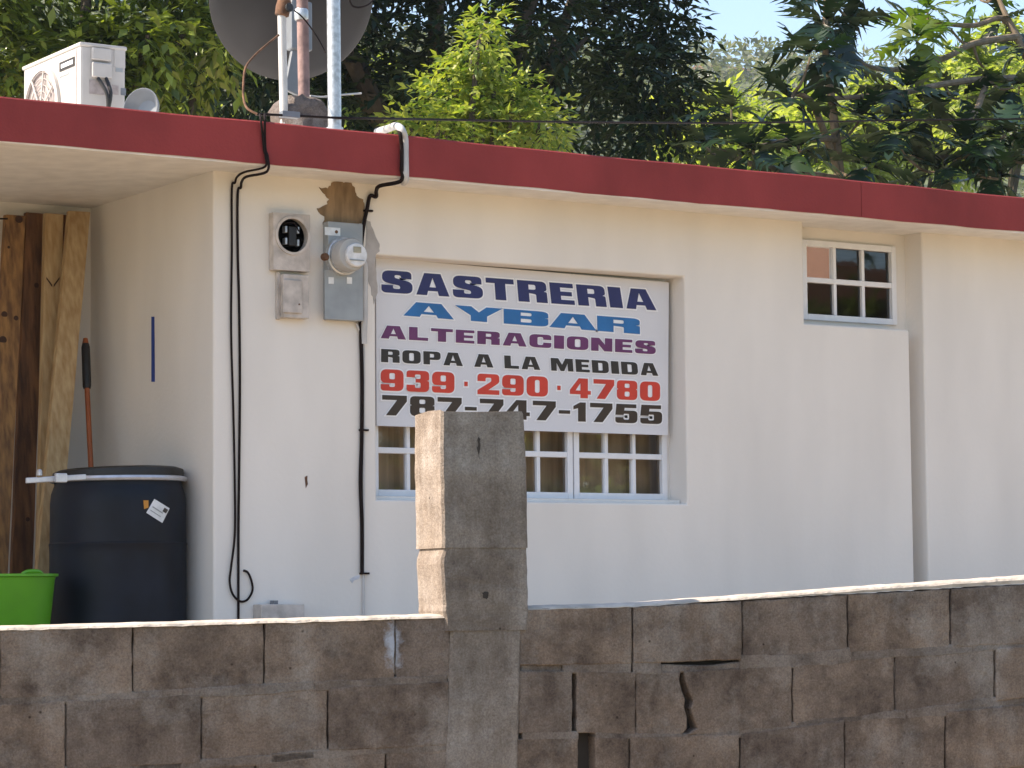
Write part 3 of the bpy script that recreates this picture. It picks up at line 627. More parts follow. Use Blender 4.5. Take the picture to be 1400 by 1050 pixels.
c = onY(84,653,DY-0.31); MB().box((c.x-0.03,c.y-0.005,c.z-0.024),(c.x+0.03,c.y+0.02,c.z+0.022)).build('clamp_latch', M['steel'], drum, bevel=0.005)
c = onY(54,650,DY-0.24); MB().lathe([(0.014,0),(0.014,0.02),(0.008,0.03)], c, (0,0,1), 10).build('lever_knob', M['steel'], drum)
# sticker follows the barrel
def on_drum(px, py, extra=0.003):
    d = ray(px,py); o = CAM-Vector((dc.x,DY,0)); r_ = DR+extra
    A_ = d.x*d.x+d.y*d.y; B_ = 2*(o.x*d.x+o.y*d.y); C_ = o.x*o.x+o.y*o.y-r_*r_; D_ = B_*B_-4*A_*C_
    t = (-B_-math.sqrt(max(D_,0)))/(2*A_); return CAM+d*t
def drumpatch(q, name, mt, n=5, extra=0.003):
    mb = MB(); vs = []
    for i in range(n+1):
        for j in range(n+1):
            u, v = i/n, j/n
            x = (q[0][0]*(1-u)+q[1][0]*u)*(1-v)+(q[3][0]*(1-u)+q[2][0]*u)*v; y = (q[0][1]*(1-u)+q[1][1]*u)*(1-v)+(q[3][1]*(1-u)+q[2][1]*u)*v
            vs.append(on_drum(x,y,extra))
    return mb.add(vs, [(i*(n+1)+j,(i+1)*(n+1)+j,(i+1)*(n+1)+j+1,i*(n+1)+j+1) for i in range(n) for j in range(n)]).build(name, mt, drum)
st = drumpatch([(211,682),(232,695),(222,715),(200,701)], 'sticker', M['paper'])
drumpatch([(225,694),(230,697),(227,702),(222,699)], 'sticker_print', M['blackv'], 2, 0.005)
drumpatch([(209,692),(223,701),(222.2,702.4),(208.2,693.4)], 'sticker_print', M['metalbox'], 3, 0.005)
drumpatch([(206,697),(220,706),(219.4,707),(205.4,698)], 'sticker_print', M['metalbox'], 3, 0.005)
drumpatch([(196,684),(203,684),(203,694),(197,696)], 'orange_tag', mat('orange_tag', (0.55,0.24,0.03), 0.6, 0.1, 9), 2)
# green tub
gc = onY(12,800,0.25); GR = onY(71,800,0.25).x-gc.x
gz = onY(12,785,0.1).z
tub = thing('plastic_tub', 'lime green plastic tub beside the dark drum', 'tub', (gc.x,0.25,0.06))
MB().lathe([(GR*0.80,0.0),(GR*0.84,0.02),(GR*0.98,gz-0.09),(GR*1.0,gz-0.075),(GR*1.06,gz-0.07),(GR*1.06,gz-0.058),(GR*0.99,gz-0.06),(GR*0.82,0.03),(0.001,0.03)], (gc.x,0.25,0.06), (0,0,1), 48).build('bowl', M['green'], tub, smooth=True)
c = onY(44,781,0.05)
MB().tube(smoothpath([(c.x-0.05,c.y,c.z-0.015),(c.x-0.025,c.y-0.01,c.z-0.002),(c.x+0.025,c.y-0.01,c.z-0.002),(c.x+0.05,c.y,c.z-0.015)]), 0.011, 8).build('handle', M['green'], tub, smooth=True)
# blue tape strip on the porch side wall
a, b, c, d = (onX(x,y,XC-0.001) for x,y in ((207.3,522),(211.6,522),(211,433),(207.3,433)))
tb = MB().hexa([Vector((XC-0.003,q.y,q.z)) for q in (a,b,c,d)], [Vector((XC-0.0005,q.y,q.z)) for q in (a,b,c,d)])
single(tb, 'tape_strip', M['tape'], 'thin vertical strip of blue tape on the porch wall', 'tape', a)
# thin cord across the porch back
cable('porch_cord', path([(-40,297,1.30),(0,299,1.36),(10,299,1.38)]), 0.005, 'cable', 'short dark cord strung behind the tops of the boards')

# ------------------------------------------------------------------ roof equipment
RZ = rz1
ac_y = 2.4
c0 = onY(110,58,ac_y)                      # near top corner
sx_ = onY(172,66,ac_y).x-c0.x; 
tops = c0.z
L_ = 0.86; zb_ = RZ+0.04
fx = c0.x
ac = thing('air_conditioner', 'white air conditioner outdoor unit with round fan grille on the roof', 'air conditioner', (fx+sx_/2, ac_y+L_/2, RZ))
MB().box((fx,ac_y,zb_),(fx+sx_,ac_y+L_,tops-0.012)).build('casing', M['acw'], ac, bevel=0.016)
MB().box((fx-0.008,ac_y-0.008,tops-0.02),(fx+sx_+0.008,ac_y+L_+0.008,tops+0.004)).build('top_cover', M['acw'], ac, bevel=0.009)
fr_ = 0.245; fz = tops-0.075-fr_; fy = ac_y+0.55
MB().lathe([(fr_,0),(fr_,0.004),(0.001,0.006)], (fx-0.001,fy,fz), (-1,0,0), 40).build('fan_backing', M['acgrille'], ac)
gr = MB()
for k in range(1,7): 
    rr = fr_*k/6.3; gr.tube([(fx-0.016,fy+rr*math.cos(2*math.pi*j/36),fz+rr*math.sin(2*math.pi*j/36)) for j in range(37)], 0.0035, 5, False)
gr.build('grille_ring', M['acgrille'], ac)
for k in range(8):
    th = 2*math.pi*k/8+0.2
    MB().tube([(fx-0.018,fy+0.04*math.cos(th),fz+0.04*math.sin(th)),(fx-0.018,fy+fr_*math.cos(th),fz+fr_*math.sin(th))], 0.006, 6).build('grille_spoke', M['acw'], ac)
MB().lathe([(fr_*1.08,0),(fr_*1.08,0.02),(fr_*0.98,0.024),(fr_*0.98,0)], (fx-0.001,fy,fz), (-1,0,0), 48, False).build('fan_surround', M['acw'], ac, smooth=True)
MB().box((fx-0.003,ac_y+0.05,zb_+0.02),(fx+0.001,ac_y+0.06,tops-0.03)).build('panel_seam', M['acgrille'], ac)
lg = MB().box((fx-0.004,ac_y+0.08,tops-0.125),(fx+0.001,ac_y+0.30,tops-0.07)).build('badge', M['blackv'], ac)
for k in range(6): MB().box((fx-0.006,ac_y+0.10+k*0.03,tops-0.11),(fx-0.0035,ac_y+0.12+k*0.03,tops-0.085)).build('badge_mark', M['white'], lg)
MB().box((fx-0.003,ac_y+0.16,tops-0.16),(fx+0.001,ac_y+0.30,tops-0.145)).build('badge_mark', M['metalbox'], ac)
def sd_(x0,y0,x1,y1,yo,name,mt,**k):
    a = onY(x0,y1,ac_y); b = onY(x1,y0,ac_y)
    return MB().box((a.x,ac_y-yo,a.z),(b.x,ac_y-0.0005,b.z)).build(name, M[mt], ac, **k)
sd_(124,68,151,82,0.022,'handle_hood','acw',bevel=0.008); sd_(124,88,151,106,0.028,'valve_cover','acw',bevel=0.008)
sd_(158,92,168,98,0.002,'rating_label','metalbox'); sd_(156,69,171,92,0.003,'side_panel','acw')
sd_(153,117,162,129,0.002,'rating_label','acgrille'); sd_(165,121,172,130,0.002,'rating_label','lgrey')
sd_(122,112,151,128,0.004,'valve_plate','acgrille')
for x in (134,145):
    a = onY(x,107,ac_y-0.02); b = onY(148,150,ac_y-0.06)
    MB().tube(smoothpath([a, a.lerp(b,0.5)+Vector((0.01,-0.03,0)), b]), 0.011, 8).build('refrigerant_pipe', M['black'], ac, smooth=True)
MB().box((fx+0.02,ac_y+0.06,RZ),(fx+sx_-0.02,ac_y+0.14,zb_+0.002)).build('foot', M['galv'], ac); MB().box((fx+0.02,ac_y+L_-0.14,RZ),(fx+sx_-0.02,ac_y+L_-0.06,zb_+0.002)).build('foot', M['galv'], ac)
# small grey bowl-shaped floodlight
c = onY(198,140,1.6)
fl = thing('bowl_fixture', 'small grey bowl-shaped fixture lying beside the air conditioner', 'fixture', (c.x,1.6,RZ))
ax = Vector((-0.75,-0.5,0.12))
MB().lathe([(0.028,-0.02),(0.066,-0.015),(0.10,0.025),(0.113,0.062),(0.110,0.064),(0.094,0.03),(0.06,-0.005),(0.001,-0.01)], (c.x+0.01,1.6,c.z-0.045), ax, 36, False).build('bowl', M['lgrey'], fl, smooth=True)
MB().box((c.x-0.10,1.52,RZ),(c.x+0.09,1.66,RZ+0.035)).build('base', M['lgrey'], fl, bevel=0.006)
MB().tube([(c.x-0.09,1.54,RZ+0.03),(c.x-0.02,1.50,RZ+0.07),(c.x+0.06,1.52,RZ+0.03)],0.012,8).build('bracket', M['lgrey'], fl, smooth=True)
# masts
py = 0.0
def pole(name, xt, yt, xb, yb, y, r, mt, label, cat='pole', zb=None):
    a, b = onY(xt,yt,y), onY(xb,yb,y); k = ((zb if zb is not None else RZ)-a.z)/(b.z-a.z); e = a.lerp(b,k)
    t = thing(name, label, cat, e); MB().tube([a,e], r, 20).build('pipe', M[mt], t, smooth=True); return t, a, e
g, a, e = pole('antenna_mast', 453.5,-260, 457.5,170, -0.12, 0.035, 'galv', 'tall shiny galvanised steel mast rising at the roof edge')
MB().lathe([(0.07,0),(0.07,0.008),(0.045,0.012),(0.045,0.05)], (e.x,e.y,RZ-0.002), (0,0,1), 20).build('flange', M['galv'], g, smooth=True)
MB().lathe([(0.038,0),(0.038,0.03),(0.01,0.04)], a-Vector((0,0,0.02)), (0,0,1), 16).build('cap', M['galv'], g, smooth=True)
g, a, e = pole('rusty_mast', 409,-240, 416,150, 0.28, 0.031, 'rust', 'rusty pinkish pipe mast standing in the concrete lump')
MB().lathe([(0.034,0),(0.038,0.01),(0.038,0.05),(0.034,0.06)], onY(412,28,0.28), (0,0,1), 16).build('hose_clamp', M['galv'], g, smooth=True)
MB().box((e.x+0.0,e.y-0.07,e.z+0.10),(e.x+0.07,e.y-0.02,e.z+0.16)).build('clamp_bolt', M['rust2'], g, bevel=0.006)
g, a, e = pole('pvc_pipe', 385,12, 388,150, 0.12, 0.022, 'pvc', 'pale pipe with rusty cap beside the rusty mast')
MB().lathe([(0.025,-0.05),(0.037,-0.045),(0.040,0.0),(0.036,0.035),(0.02,0.05),(0.001,0.052)], a+Vector((0.01,0,0.01)), (0.15,-0.1,1), 18).build('cap', M['rust2'], g, smooth=True)
MB().lathe([(0.022,0),(0.024,0.02),(0.012,0.022)], a+Vector((0.02,-0.028,0.0)), (0.2,-1,0.1), 12).build('opening', M['black'], g)
# concrete lump
lc = onY(412,158,0.2); lm = MB(); n1, n2 = 22, 10; vs = []
for i in range(n2+1):
    ph = (math.pi/2)*i/n2
    for j in range(n1):
        th = 2*math.pi*j/n1; k = 1+0.12*math.sin(3*th+i)+random.uniform(-0.07,0.07)
        vs.append((lc.x+0.185*math.cos(th)*math.cos(ph)**0.5*k, 0.2+0.17*math.sin(th)*math.cos(ph)**0.5*k, RZ+0.25*math.sin(ph)*(1+random.uniform(-0.08,0.08))))
lm.add(vs, [(i*n1+j, i*n1+(j+1)%n1, (i+1)*n1+(j+1)%n1, (i+1)*n1+j) for i in range(n2) for j in range(n1)])
single(lm, 'concrete_lump', concrete('lump_concrete', (0.20,0.17,0.155), (0.08,0.06,0.055), (0.30,0.29,0.29)), 'rough concrete lump holding the pipes on the roof', 'concrete base', (lc.x,0.2,RZ), smooth=True)
# satellite dish
dcn = onY(399,-4,0.75); Rr = 0.455
dish = thing('satellite_dish', 'dark grey satellite dish seen from behind on the roof', 'satellite dish', (dcn.x,0.75,RZ))
axd = Vector((0.22,0.90,0.32)).normalized()      # points where the dish looks
prof = [(0.001,-0.09),(0.1,-0.086),(0.2,-0.073),(0.3,-0.052),(0.4,-0.022),(Rr,0.0),(Rr+0.006,0.006),(Rr,0.012),(0.4,-0.012),(0.3,-0.042),(0.2,-0.063),(0.1,-0.076),(0.001,-0.08)]
MB().lathe(prof, dcn, axd, 64, False).build('reflector', M['dish'], dish, smooth=True)
bk = dcn - axd*0.09
MB().tube([bk+Vector((0.0,-0.03,-0.02)), Vector((bk.x+0.01,bk.y-0.06,RZ))], 0.024, 14).build('stand', M['galv'], dish, smooth=True)
MB().box((bk.x-0.08,bk.y-0.10,bk.z-0.30),(bk.x+0.05,bk.y-0.03,bk.z-0.03)).build('bracket', M['lgrey'], dish, bevel=0.01)
MB().hexa([(bk.x-0.11,bk.y-0.08,bk.z-0.52),(bk.x-0.02,bk.y-0.08,bk.z-0.55),(bk.x-0.02,bk.y-0.08,bk.z-0.28),(bk.x-0.06,bk.y-0.08,bk.z-0.28)],
          [(bk.x-0.11,bk.y-0.05,bk.z-0.52),(bk.x-0.02,bk.y-0.05,bk.z-0.55),(bk.x-0.02,bk.y-0.05,bk.z-0.28),(bk.x-0.06,bk.y-0.05,bk.z-0.28)]).build('brace', M['lgrey'], dish, bevel=0.006)
arm = dcn+axd*0.45+Vector((0,0,-0.42))
MB().tube([dcn-Vector((0,0,0.42)), arm], 0.014, 8).build('feed_arm', M['galv'], dish)
MB().lathe([(0.03,0),(0.035,0.05),(0.02,0.10)], arm, -axd, 14).build('receiver_head', M['lgrey'], dish, smooth=True)
# wires on and over the roof
cable('roof_wire', path([(381,48,0.05),(366,60,0.0),(348,76,-0.02),(336,92,-0.05),(333,112,-0.08),(333,134,-0.12),(338,148,-0.2),(352,156,-0.25)]), 0.006, 'rust2', 'thin yellowish wire looping from the pale pipe to the roof edge', 'wire')
cable('roof_wire', path([(402,14,0.1),(414,24,0.12),(428,42,0.1),(438,58,0.05),(445,72,0.0)]), 0.004, 'cable', 'thin dark wire strung between the rusty and steel masts', 'wire')
cable('roof_wire', path([(478,0,0.0),(482,8,0.0),(492,10,0.0),(505,5,0.02),(520,-12,0.05)]), 0.005, 'cable', 'thin dark wire hanging in a loop beside the steel mast', 'wire')
l_ = []
for i in range(14):
    t = i/13; x = 352+(1500-352)*t; yv = 156.5+(9)*t + 6*math.sin(math.pi*t)*0.3
    l_.append((x, yv, -0.3+0.5*t))
cable('overhead_wire', path([(352,156,-0.25),(400,158,-0.2),(460,161,-0.17),(520,162,0.0),(600,163.5,0.5),(800,167,1.2),(1000,168,2.0),(1200,165,2.6),(1450,162,3.2)]), 0.0065, 'cable', 'long thin black wire stretched low over the roof', 'wire')
cable('roof_wire', path([(424,131,0.2),(440,132.5,0.2),(462,130,0.2),(494,127.5,0.2)]), 0.005, 'pvc', 'short pale wire poking out behind the steel mast', 'wire')
single(MB().box(tuple(onY(384,160,-0.2)-Vector((0,0.02,0.0))), tuple(onY(408,154,-0.2)+Vector((0,0.02,0.0)))), 'splice_sleeve', M['lgrey'], 'small grey splice sleeve at the foot of the pale pipe', 'sleeve', onY(396,158,-0.2), bevel=0.003)
sg = onY(343,158,-0.15); sp_ = MB(); vs = []
for i in range(5):
    for j in range(12):
        th = 2*math.pi*j/12; ph = math.pi/2*i/4; k = random.uniform(0.85,1.15); vs.append((sg.x+0.035*k*math.cos(th)*math.cos(ph), sg.y+0.03*k*math.sin(th)*math.cos(ph), RZ+0.03*k*math.sin(ph)))
sp_.add(vs, [(i*12+j,i*12+(j+1)%12,(i+1)*12+(j+1)%12,(i+1)*12+j) for i in range(4) for j in range(12)])
single(sp_, 'mortar_dab', M['trim'], 'small white mortar dab where the roof cables meet the edge', 'mortar dab', (sg.x,sg.y,RZ))

# ------------------------------------------------------------------ block wall
wp = wroot
bw = thing('block_wall', 'weathered grey concrete block wall with a tall pillar', 'wall', wp)
# wall body with open joints: dark core set behind the faces
z_top = lambda u: 0
def wprism(ol, o0, o1, name, mt, parent, inset=0.006, rough=0.0, **k):
    """ol: outline [(u,z)] on the street face; prism from offset o0 (back) to o1 (front) with a worn front edge"""
    n = len(ol); cu = sum(p[0] for p in ol)/n; cz = sum(p[1] for p in ol)/n
    ins = offset(ol, -inset); 
    if len(ins) != n: ins = [(u+(cu-u)*0.04, z+(cz-z)*0.08) for u,z in ol]
    vs = [W3(u,z,o0) for u,z in ol]+[W3(u,z,o1-inset*0.8) for u,z in ol]+[W3(u,z,o1+random.uniform(-rough,rough)) for u,z in ins]
    fs = [(i,(i+1)%n,n+(i+1)%n,n+i) for i in range(n)]+[(n+i,n+(i+1)%n,2*n+(i+1)%n,2*n+i) for i in range(n)]
    tri = tessellate_polygon([[Vector((u,z,0)) for u,z in ins]])
    fs += [tuple(2*n+i for i in t) for t in tri]
    mb = MB().add(vs, fs); return mb.build(name, mt, parent, **k)
def ragged(pts, step=0.03, amp=0.0022):
    out = []
    for i in range(len(pts)):
        a = Vector(pts[i]); b = Vector(pts[(i+1)%len(pts)]); k = max(1,int((b-a).length/step))
        for j in range(k):
            p = a.lerp(b,j/k); out.append((p.x+random.uniform(-amp,amp), p.y+random.uniform(-amp,amp)))
    return out
cr_ = lambda pts: [onW(x,y) for x,y in pts]
def lin(tab):
    xs = [a for a,_ in tab]; ys = [b for _,b in tab]
    return lambda x: float(np.interp(x,xs,ys)) if xs[0] <= x <= xs[-1] else (ys[0]+(x-xs[0])*(ys[1]-ys[0])/(xs[1]-xs[0]) if x < xs[0] else ys[-1]+(x-xs[-1])*(ys[-1]-ys[-2])/(xs[-1]-xs[-2]))
capL = lin([(0,857),(300,849),(607,840)]); capR = lin([(718,829),(865,825),(1010,815),(1160,804),(1400,788)])
topL = lambda x: capL(x)+5
topR = lambda x: max(capR(x)+4, lin([(718,831),(865,830),(1010,822),(1160,813),(1300,805),(1400,799)])(x))
j1aL = lin([(0,954),(184,946),(362,937),(611,925)]); j1bL = lin([(0,965),(90,960),(276,951),(449,942),(611,934)])
j2aL = lin([(0,1053),(90,1050),(275,1041),(450,1025),(611,1017)]); j2bL = lin([(0,1062),(275,1051),(450,1035),(611,1027)])
j1aR = lin([(718,908),(865,905),(1015,900),(1159,890),(1302,883),(1400,878)]); j1bR = lin([(718,919),(870,921),(935,920),(1083,911),(1223,897),(1361,888)])
j2aR = lin([(718,1001),(785,1000),(870,1003),(945,1004),(1083,991),(1225,974),(1361,957)]); j2bR = lin([(718,1012),(860,1009),(1011,1006),(1154,986),(1292,975),(1400,966)])
d3 = 92
j3L = lambda x: j2bL(x)+86; j3R = lambda x: j2bR(x)+80
def block(x0, x1, ft, fb, hole=(), gapl=1.2, gapr=1.2, left=None, right=None):
    x0 += gapl; x1 -= gapr; tops_ = [(x0+(x1-x0)*t, ft(x0+(x1-x0)*t)-2*(ft not in (topL,topR))) for t in (0,.5,1)]; bots = [(x0+(x1-x0)*t, fb(x0+(x1-x0)*t)+2) for t in (1,.5,0)]
    ol = tops_ + (right or []) + bots + (left or [])
    jit = random.uniform(-0.004,0.003)
    return wprism(ragged(cr_(ol),0.022,0.0019), -0.09, jit, 'block', M['block'], bw, 0.0035)
def row(xs, ft, fb, **kw):
    for a, b in zip(xs[:-1], xs[1:]): block(a, b, ft, fb)
row([-360,-178,2-2,182,362,541,617], topL, j1aL)
row([-280,-95,90,276,449,615], j1bL, j2aL); row([-370,-186,0,184,350,528,613], j2bL, j3L)
row([709,865,1015,1160,1300,1437,1570], topR, j1aR)
block(709,786,j1bR,j2aR,gapr=3); block(786,870,j1bR,j2aR,gapr=0.6,gapl=3)
crk = [(931,925),(934,940),(938,955),(936,966),(940,980),(939,995)]
block(870,934,j1bR,j2aR,gapl=0.6,gapr=3,right=[(930,930),(933,944),(938,956),(936,966),(940,980),(939,996)])
block(934,1084,j1bR,j2aR,gapl=2,left=[(953,996),(949,982),(946,968),(949,958),(944,946),(938,932)])
row([1084,1224,1361,1497,1620], j1bR, j2aR)
block(706,794,j2bR,j3R,gapr=3); block(813,861,j2bR,j3R); row([861,1012,1155,1293,1430,1560], j2bR, j3R)
# mortar: bed joints, one strip per joint length
def strip(x0, x1, fa, fb, off, pad=2.0):
    k = max(2,int((x1-x0)/30)); t = [(x0+(x1-x0)*i/k, fa(x0+(x1-x0)*i/k)-pad*random.uniform(0.2,1.0)) for i in range(k+1)]; b = [(x, fb(x)+pad*random.uniform(0.2,1.0)) for x,_ in reversed(t)]
    wprism(ragged(cr_(t+b),0.03,0.0015), -0.09, off, 'mortar_bed', M['mortar'], bw, 0.004)
for xs in ([-300,-120,60,250,430,612],):
    for a, b in zip(xs[:-1],xs[1:]): strip(a,b,j1aL,j1bL,-0.0015,4.5)
    for a, b in zip(xs[:-1],xs[1:]): strip(a-60,min(b,611),j2aL,j2bL,-0.0015,3.5)
strip(714,770,j1aR,j1bR,-0.009,0.5); strip(770,864,j1aR,j1bR,-0.003,2); strip(866,905,j1aR,j1bR,-0.0015,4); strip(1012,1165,j1aR,j1bR,-0.0015,5.5); strip(1165,1330,j1aR,j1bR,-0.0015,5); strip(1330,1600,j1aR,j1bR,-0.0015,4)
strip(904,1013,lambda x: j1aR(x)+7+2.5*math.sin(x*0.11),lambda x: j1bR(x)-1,-0.005,1.0)
strip(715,792,j2aR,j2bR,-0.003,1.5); strip(815,940,j2aR,j2bR,-0.001,2.5); strip(952,1090,j2aR,j2bR,-0.0015,5); strip(1090,1240,j2aR,j2bR,-0.0015,4.5); strip(1240,1400,j2aR,j2bR,-0.0015,6); strip(1400,1600,j2aR,j2bR,-0.0015,4)
# head-joint mortar where a joint is filled
for x, ya, yb_ in ((541,846,922),(868,925,1000),(1226,905,970),(90,965,1045)):
    wprism(ragged(cr_([(x-2,ya),(x+2.5,ya),(x+3,yb_),(x-1.5,yb_)]),0.03,0.001), -0.09, -0.010, 'head_mortar', M['mortar'], bw, 0.002)
# core and lower wall body
def z_at(u, side):
    pass
uL0 = onW(-420,860)[0]; uL1 = onW(608,842)[0]; uR0 = onW(714,830)[0]; uR1 = onW(1640,800)[0]
zl0 = onW(-420,capL(-420)+9)[1]; zl1 = onW(607,capL(607)+9)[1]; zr0 = onW(718,topR(718)+5)[1]; zr1 = onW(1640,topR(1640)+5)[1]
core = MB()
for a, b, za, zb2 in ((uL0,uL1+0.05,zl0,zl1),(uR0-0.05,uR1,zr0,zr1)):
    core.hexa([W3(a,-1.45,-0.05),W3(b,-1.45,-0.05),W3(b,zb2,-0.05),W3(a,za,-0.05)], [W3(a,-1.45,-W_TH),W3(b,-1.45,-W_TH),W3(b,zb2,-W_TH),W3(a,za,-W_TH)])
core.build('core', M['core'], bw)
for xa, xb, zf in ((-420,612,j3L),(713,1640,j3R)):
    ol = [onW(xa,zf(xa)+3),onW(xb,zf(xb)+3)]; ol = ol+[(ol[1][0],-1.45),(ol[0][0],-1.45)]
    wprism(ragged(ol,0.2,0.002), -0.09, -0.004, 'lower_courses', M['block'], bw, 0.004)
# mortar cap along the top, rounded, sunlit
def cap(x0, x1, fcap, fbot, n, name='cap'):
    mb = MB(); vs = []; K = 7
    for i in range(n+1):
        x = x0+(x1-x0)*i/n; u, z = onW(x, fcap(x)); zb_ = onW(x, fbot(x)-1.5)[1]; z += random.uniform(-0.001,0.001)
        zb_ = min(zb_, z-0.012); h = 0.011+random.uniform(-0.001,0.0015); e = random.uniform(-0.001,0.0015)
        for o, zz in ((0.000+e,zb_),(0.001+e,z-h),(-0.006+e,z-h*0.42),(-0.018,z-0.001),(-0.10,z+0.002),(-W_TH+0.01,z-0.003),(-W_TH-0.002,zb_)): vs.append(W3(u,zz,o))
    fs = [(i*K+j, i*K+(j+1)%K, (i+1)*K+(j+1)%K, (i+1)*K+j) for i in range(n) for j in range(K)]+[tuple(range(K)), tuple(n*K+j for j in range(K))]
    return mb.add(vs, fs).build(name, M['capm'], bw)
cap(-420, 609, capL, topL, 80); cap(716, 1640, capR, topR, 80)
# pillar: newer upper pour, rough middle, column between the blocks
def ppoly(tab, back, front, name, n=14, mt='pillar', amp=0.0012):
    """tab: (y px, left px, right px) from top to bottom on the street face"""
    mb = MB(); rows = []; ys = np.linspace(tab[0][0], tab[-1][0], n)
    lf = lin([(a,b) for a,b,_ in tab]); rf = lin([(a,c) for a,_,c in tab])
    for y in ys:
        l = onW(lf(y), y); r_ = onW(rf(y), y); z = (l[1]+r_[1])/2; j = lambda: random.uniform(-amp,amp)
        ul, ur = l[0]+j(), r_[0]+j()
        c = 0.008
        rows.append([W3(ul,z,back),W3(ul,z+j(),(back+front)/2+j()),W3(ul,z,front-c),W3(ul+c,z,front+j()*0.4),W3(ul*0.66+ur*0.34,z,front+j()*0.5),W3(ul*0.33+ur*0.67,z,front+j()*0.5),W3(ur-c,z,front+j()*0.4),W3(ur,z,front-c),W3(ur,z,back)])
    K = 9; vs = [p for r_ in rows for p in r_]
    # top rim a little uneven
    for i in range(K): vs[i] = vs[i]+Vector((0,0,random.uniform(-0.006,0.006)))
    fs = [(i*K+j, i*K+(j+1)%K, (i+1)*K+(j+1)%K, (i+1)*K+j) for i in range(len(rows)-1) for j in range(K)]+[tuple(range(K)), tuple((len(rows)-1)*K+j for j in range(K))]
    return mb.add(vs, fs).build(name, M[mt], bw)
pil = ppoly([(563,602,715),(640,602,719),(749,604,721)], -W_TH-0.005, 0.0095, 'pillar', 16)
ppoly([(744,607,720),(770,603,720.5),(835,606,722),(862,609,721)], -W_TH+0.005, 0.007, 'pillar_middle', 14, amp=0.0022)
ppoly([(852,617,713),(930,613,711),(1000,610,709),(1130,607,708)], -W_TH, 0.004, 'pillar_base', 16)
# splash of lime on the block left of the pillar
def wsheet(pts, off, name, mt):
    q = cr_(pts); n = len(q); tri = tessellate_polygon([[Vector((u,z,0)) for u,z in q]])
    vs = [W3(u,z,off) for u,z in q]+[W3(u,z,off-0.006) for u,z in q]
    return MB().add(vs, [tuple(t) for t in tri]+[(i,(i+1)%n,n+(i+1)%n,n+i) for i in range(n)]).build(name, mt, bw)
for pts in ([(661,808),(665,809),(667,813),(666,818),(662,819),(659,815),(658,811)],[(652,598),(654,600),(655,612),(653,628),(651,612)]):
    wsheet(rag(pts,3,1.1), 0.0108 if pts[0][1] < 700 else 0.0082, 'pit', M['core'])

# ------------------------------------------------------------------ vegetation
def frames(d, roll):
    d = d/np.linalg.norm(d,axis=1,keepdims=True); a = np.cross(d, np.array([0,0,1.0])); nl = np.linalg.norm(a,axis=1,keepdims=True); a = np.where(nl<1e-3, np.array([[1.0,0,0]]), a/np.maximum(nl,1e-6))
    n = np.cross(a, d); c = np.cos(roll)[:,None]; s = np.sin(roll)[:,None]
    return d, a*c+n*s, n*c-a*s
LEAF = (np.array([[0,0,0],[.45,.22,.05],[.5,0,-.02],[.45,-.22,.05],[1,0,-.10]]), [(0,2,1),(0,3,2),(1,2,4),(2,3,4)])
FROND = (np.array([[0,0,0],[.3,.13,.03],[.35,0,-.01],[.3,-.13,.03],[.75,.12,-.03],[.75,-.12,-.03],[1,0,-.14]]), [(0,2,1),(0,3,2),(1,2,4),(2,3,5),(2,5,6),(2,6,4)])
def leafmesh(name, mt, parent, pos, dirs, size, tmpl=LEAF, rollamp=0.7, kind='stuff', wide=1.0):
    n = len(pos); V, Fc = tmpl; k = len(V); d, a, nn = frames(dirs, rng.uniform(-rollamp,rollamp,n))
    V = V*np.array([1,wide,1])
    P_ = pos[:,None,:]+size[:,None,None]*(V[None,:,0,None]*d[:,None,:]+V[None,:,1,None]*a[:,None,:]+V[None,:,2,None]*nn[:,None,:])
    o_ = np.array(ORI[parent.name]) if parent is not None else np.zeros(3)
    verts = (P_.reshape(-1,3)-o_).astype(np.float32); fa = np.array(Fc)
    faces = (fa[None]+np.arange(n)[:,None,None]*k).reshape(-1,3)
    me = bpy.data.meshes.new(name); me.vertices.add(len(verts)); me.vertices.foreach_set('co', verts.ravel())
    me.loops.add(faces.size); me.loops.foreach_set('vertex_index', faces.ravel().astype(np.int32))
    me.polygons.add(len(faces)); me.polygons.foreach_set('loop_start', np.arange(0,faces.size,3,dtype=np.int32)); me.polygons.foreach_set('loop_total', np.full(len(faces),3,np.int32))
    me.update(calc_edges=True); me.materials.append(mt)
    ob = bpy.data.objects.new(name, me); COL.objects.link(ob); ob['kind'] = kind; ORI[ob.name] = Vector(o_)
    if parent is not None: ob.parent = parent
    return ob
def twigs(blobs, per, ln, nl, lsize, droop=0.25, shell=0.5, upb=0.15):
    """blobs [(centre, radii, weight)] -> leaf positions, directions, sizes set along short twigs"""
    Pp, D, S = [], [], []
    for c, rad, wt in blobs:
        n = int(per*wt)
        g = rng.normal(size=(n,3)); g /= np.linalg.norm(g,axis=1,keepdims=True); rr = rng.uniform(0,1,n)**shell
        p = np.array(c)+g*rr[:,None]*np.array(rad); d = g+rng.normal(scale=0.55,size=(n,3)); d[:,2] += upb; d /= np.linalg.norm(d,axis=1,keepdims=True)
        L = ln*rng.uniform(0.6,1.3,n)
        for k in range(nl):
            t = (k+1)/nl; q = p+d*(L*t)[:,None]; q[:,2] -= droop*L*t*t
            side = np.cross(d, rng.normal(scale=0.25,size=(n,3))+np.array([0,0,1.0])); side /= np.linalg.norm(side,axis=1,keepdims=True)+1e-6
            sgn = 1 if k%2 else -1
            ld = d*0.75+side*sgn*0.9+rng.normal(scale=0.22,size=(n,3)); ld[:,2] -= droop
            if k == nl-1: ld = d+np.array([0,0,-droop])
            Pp.append(q); D.append(ld); S.append(lsize*rng.uniform(0.7,1.25,n))
    return np.concatenate(Pp), np.concatenate(D), np.concatenate(S)
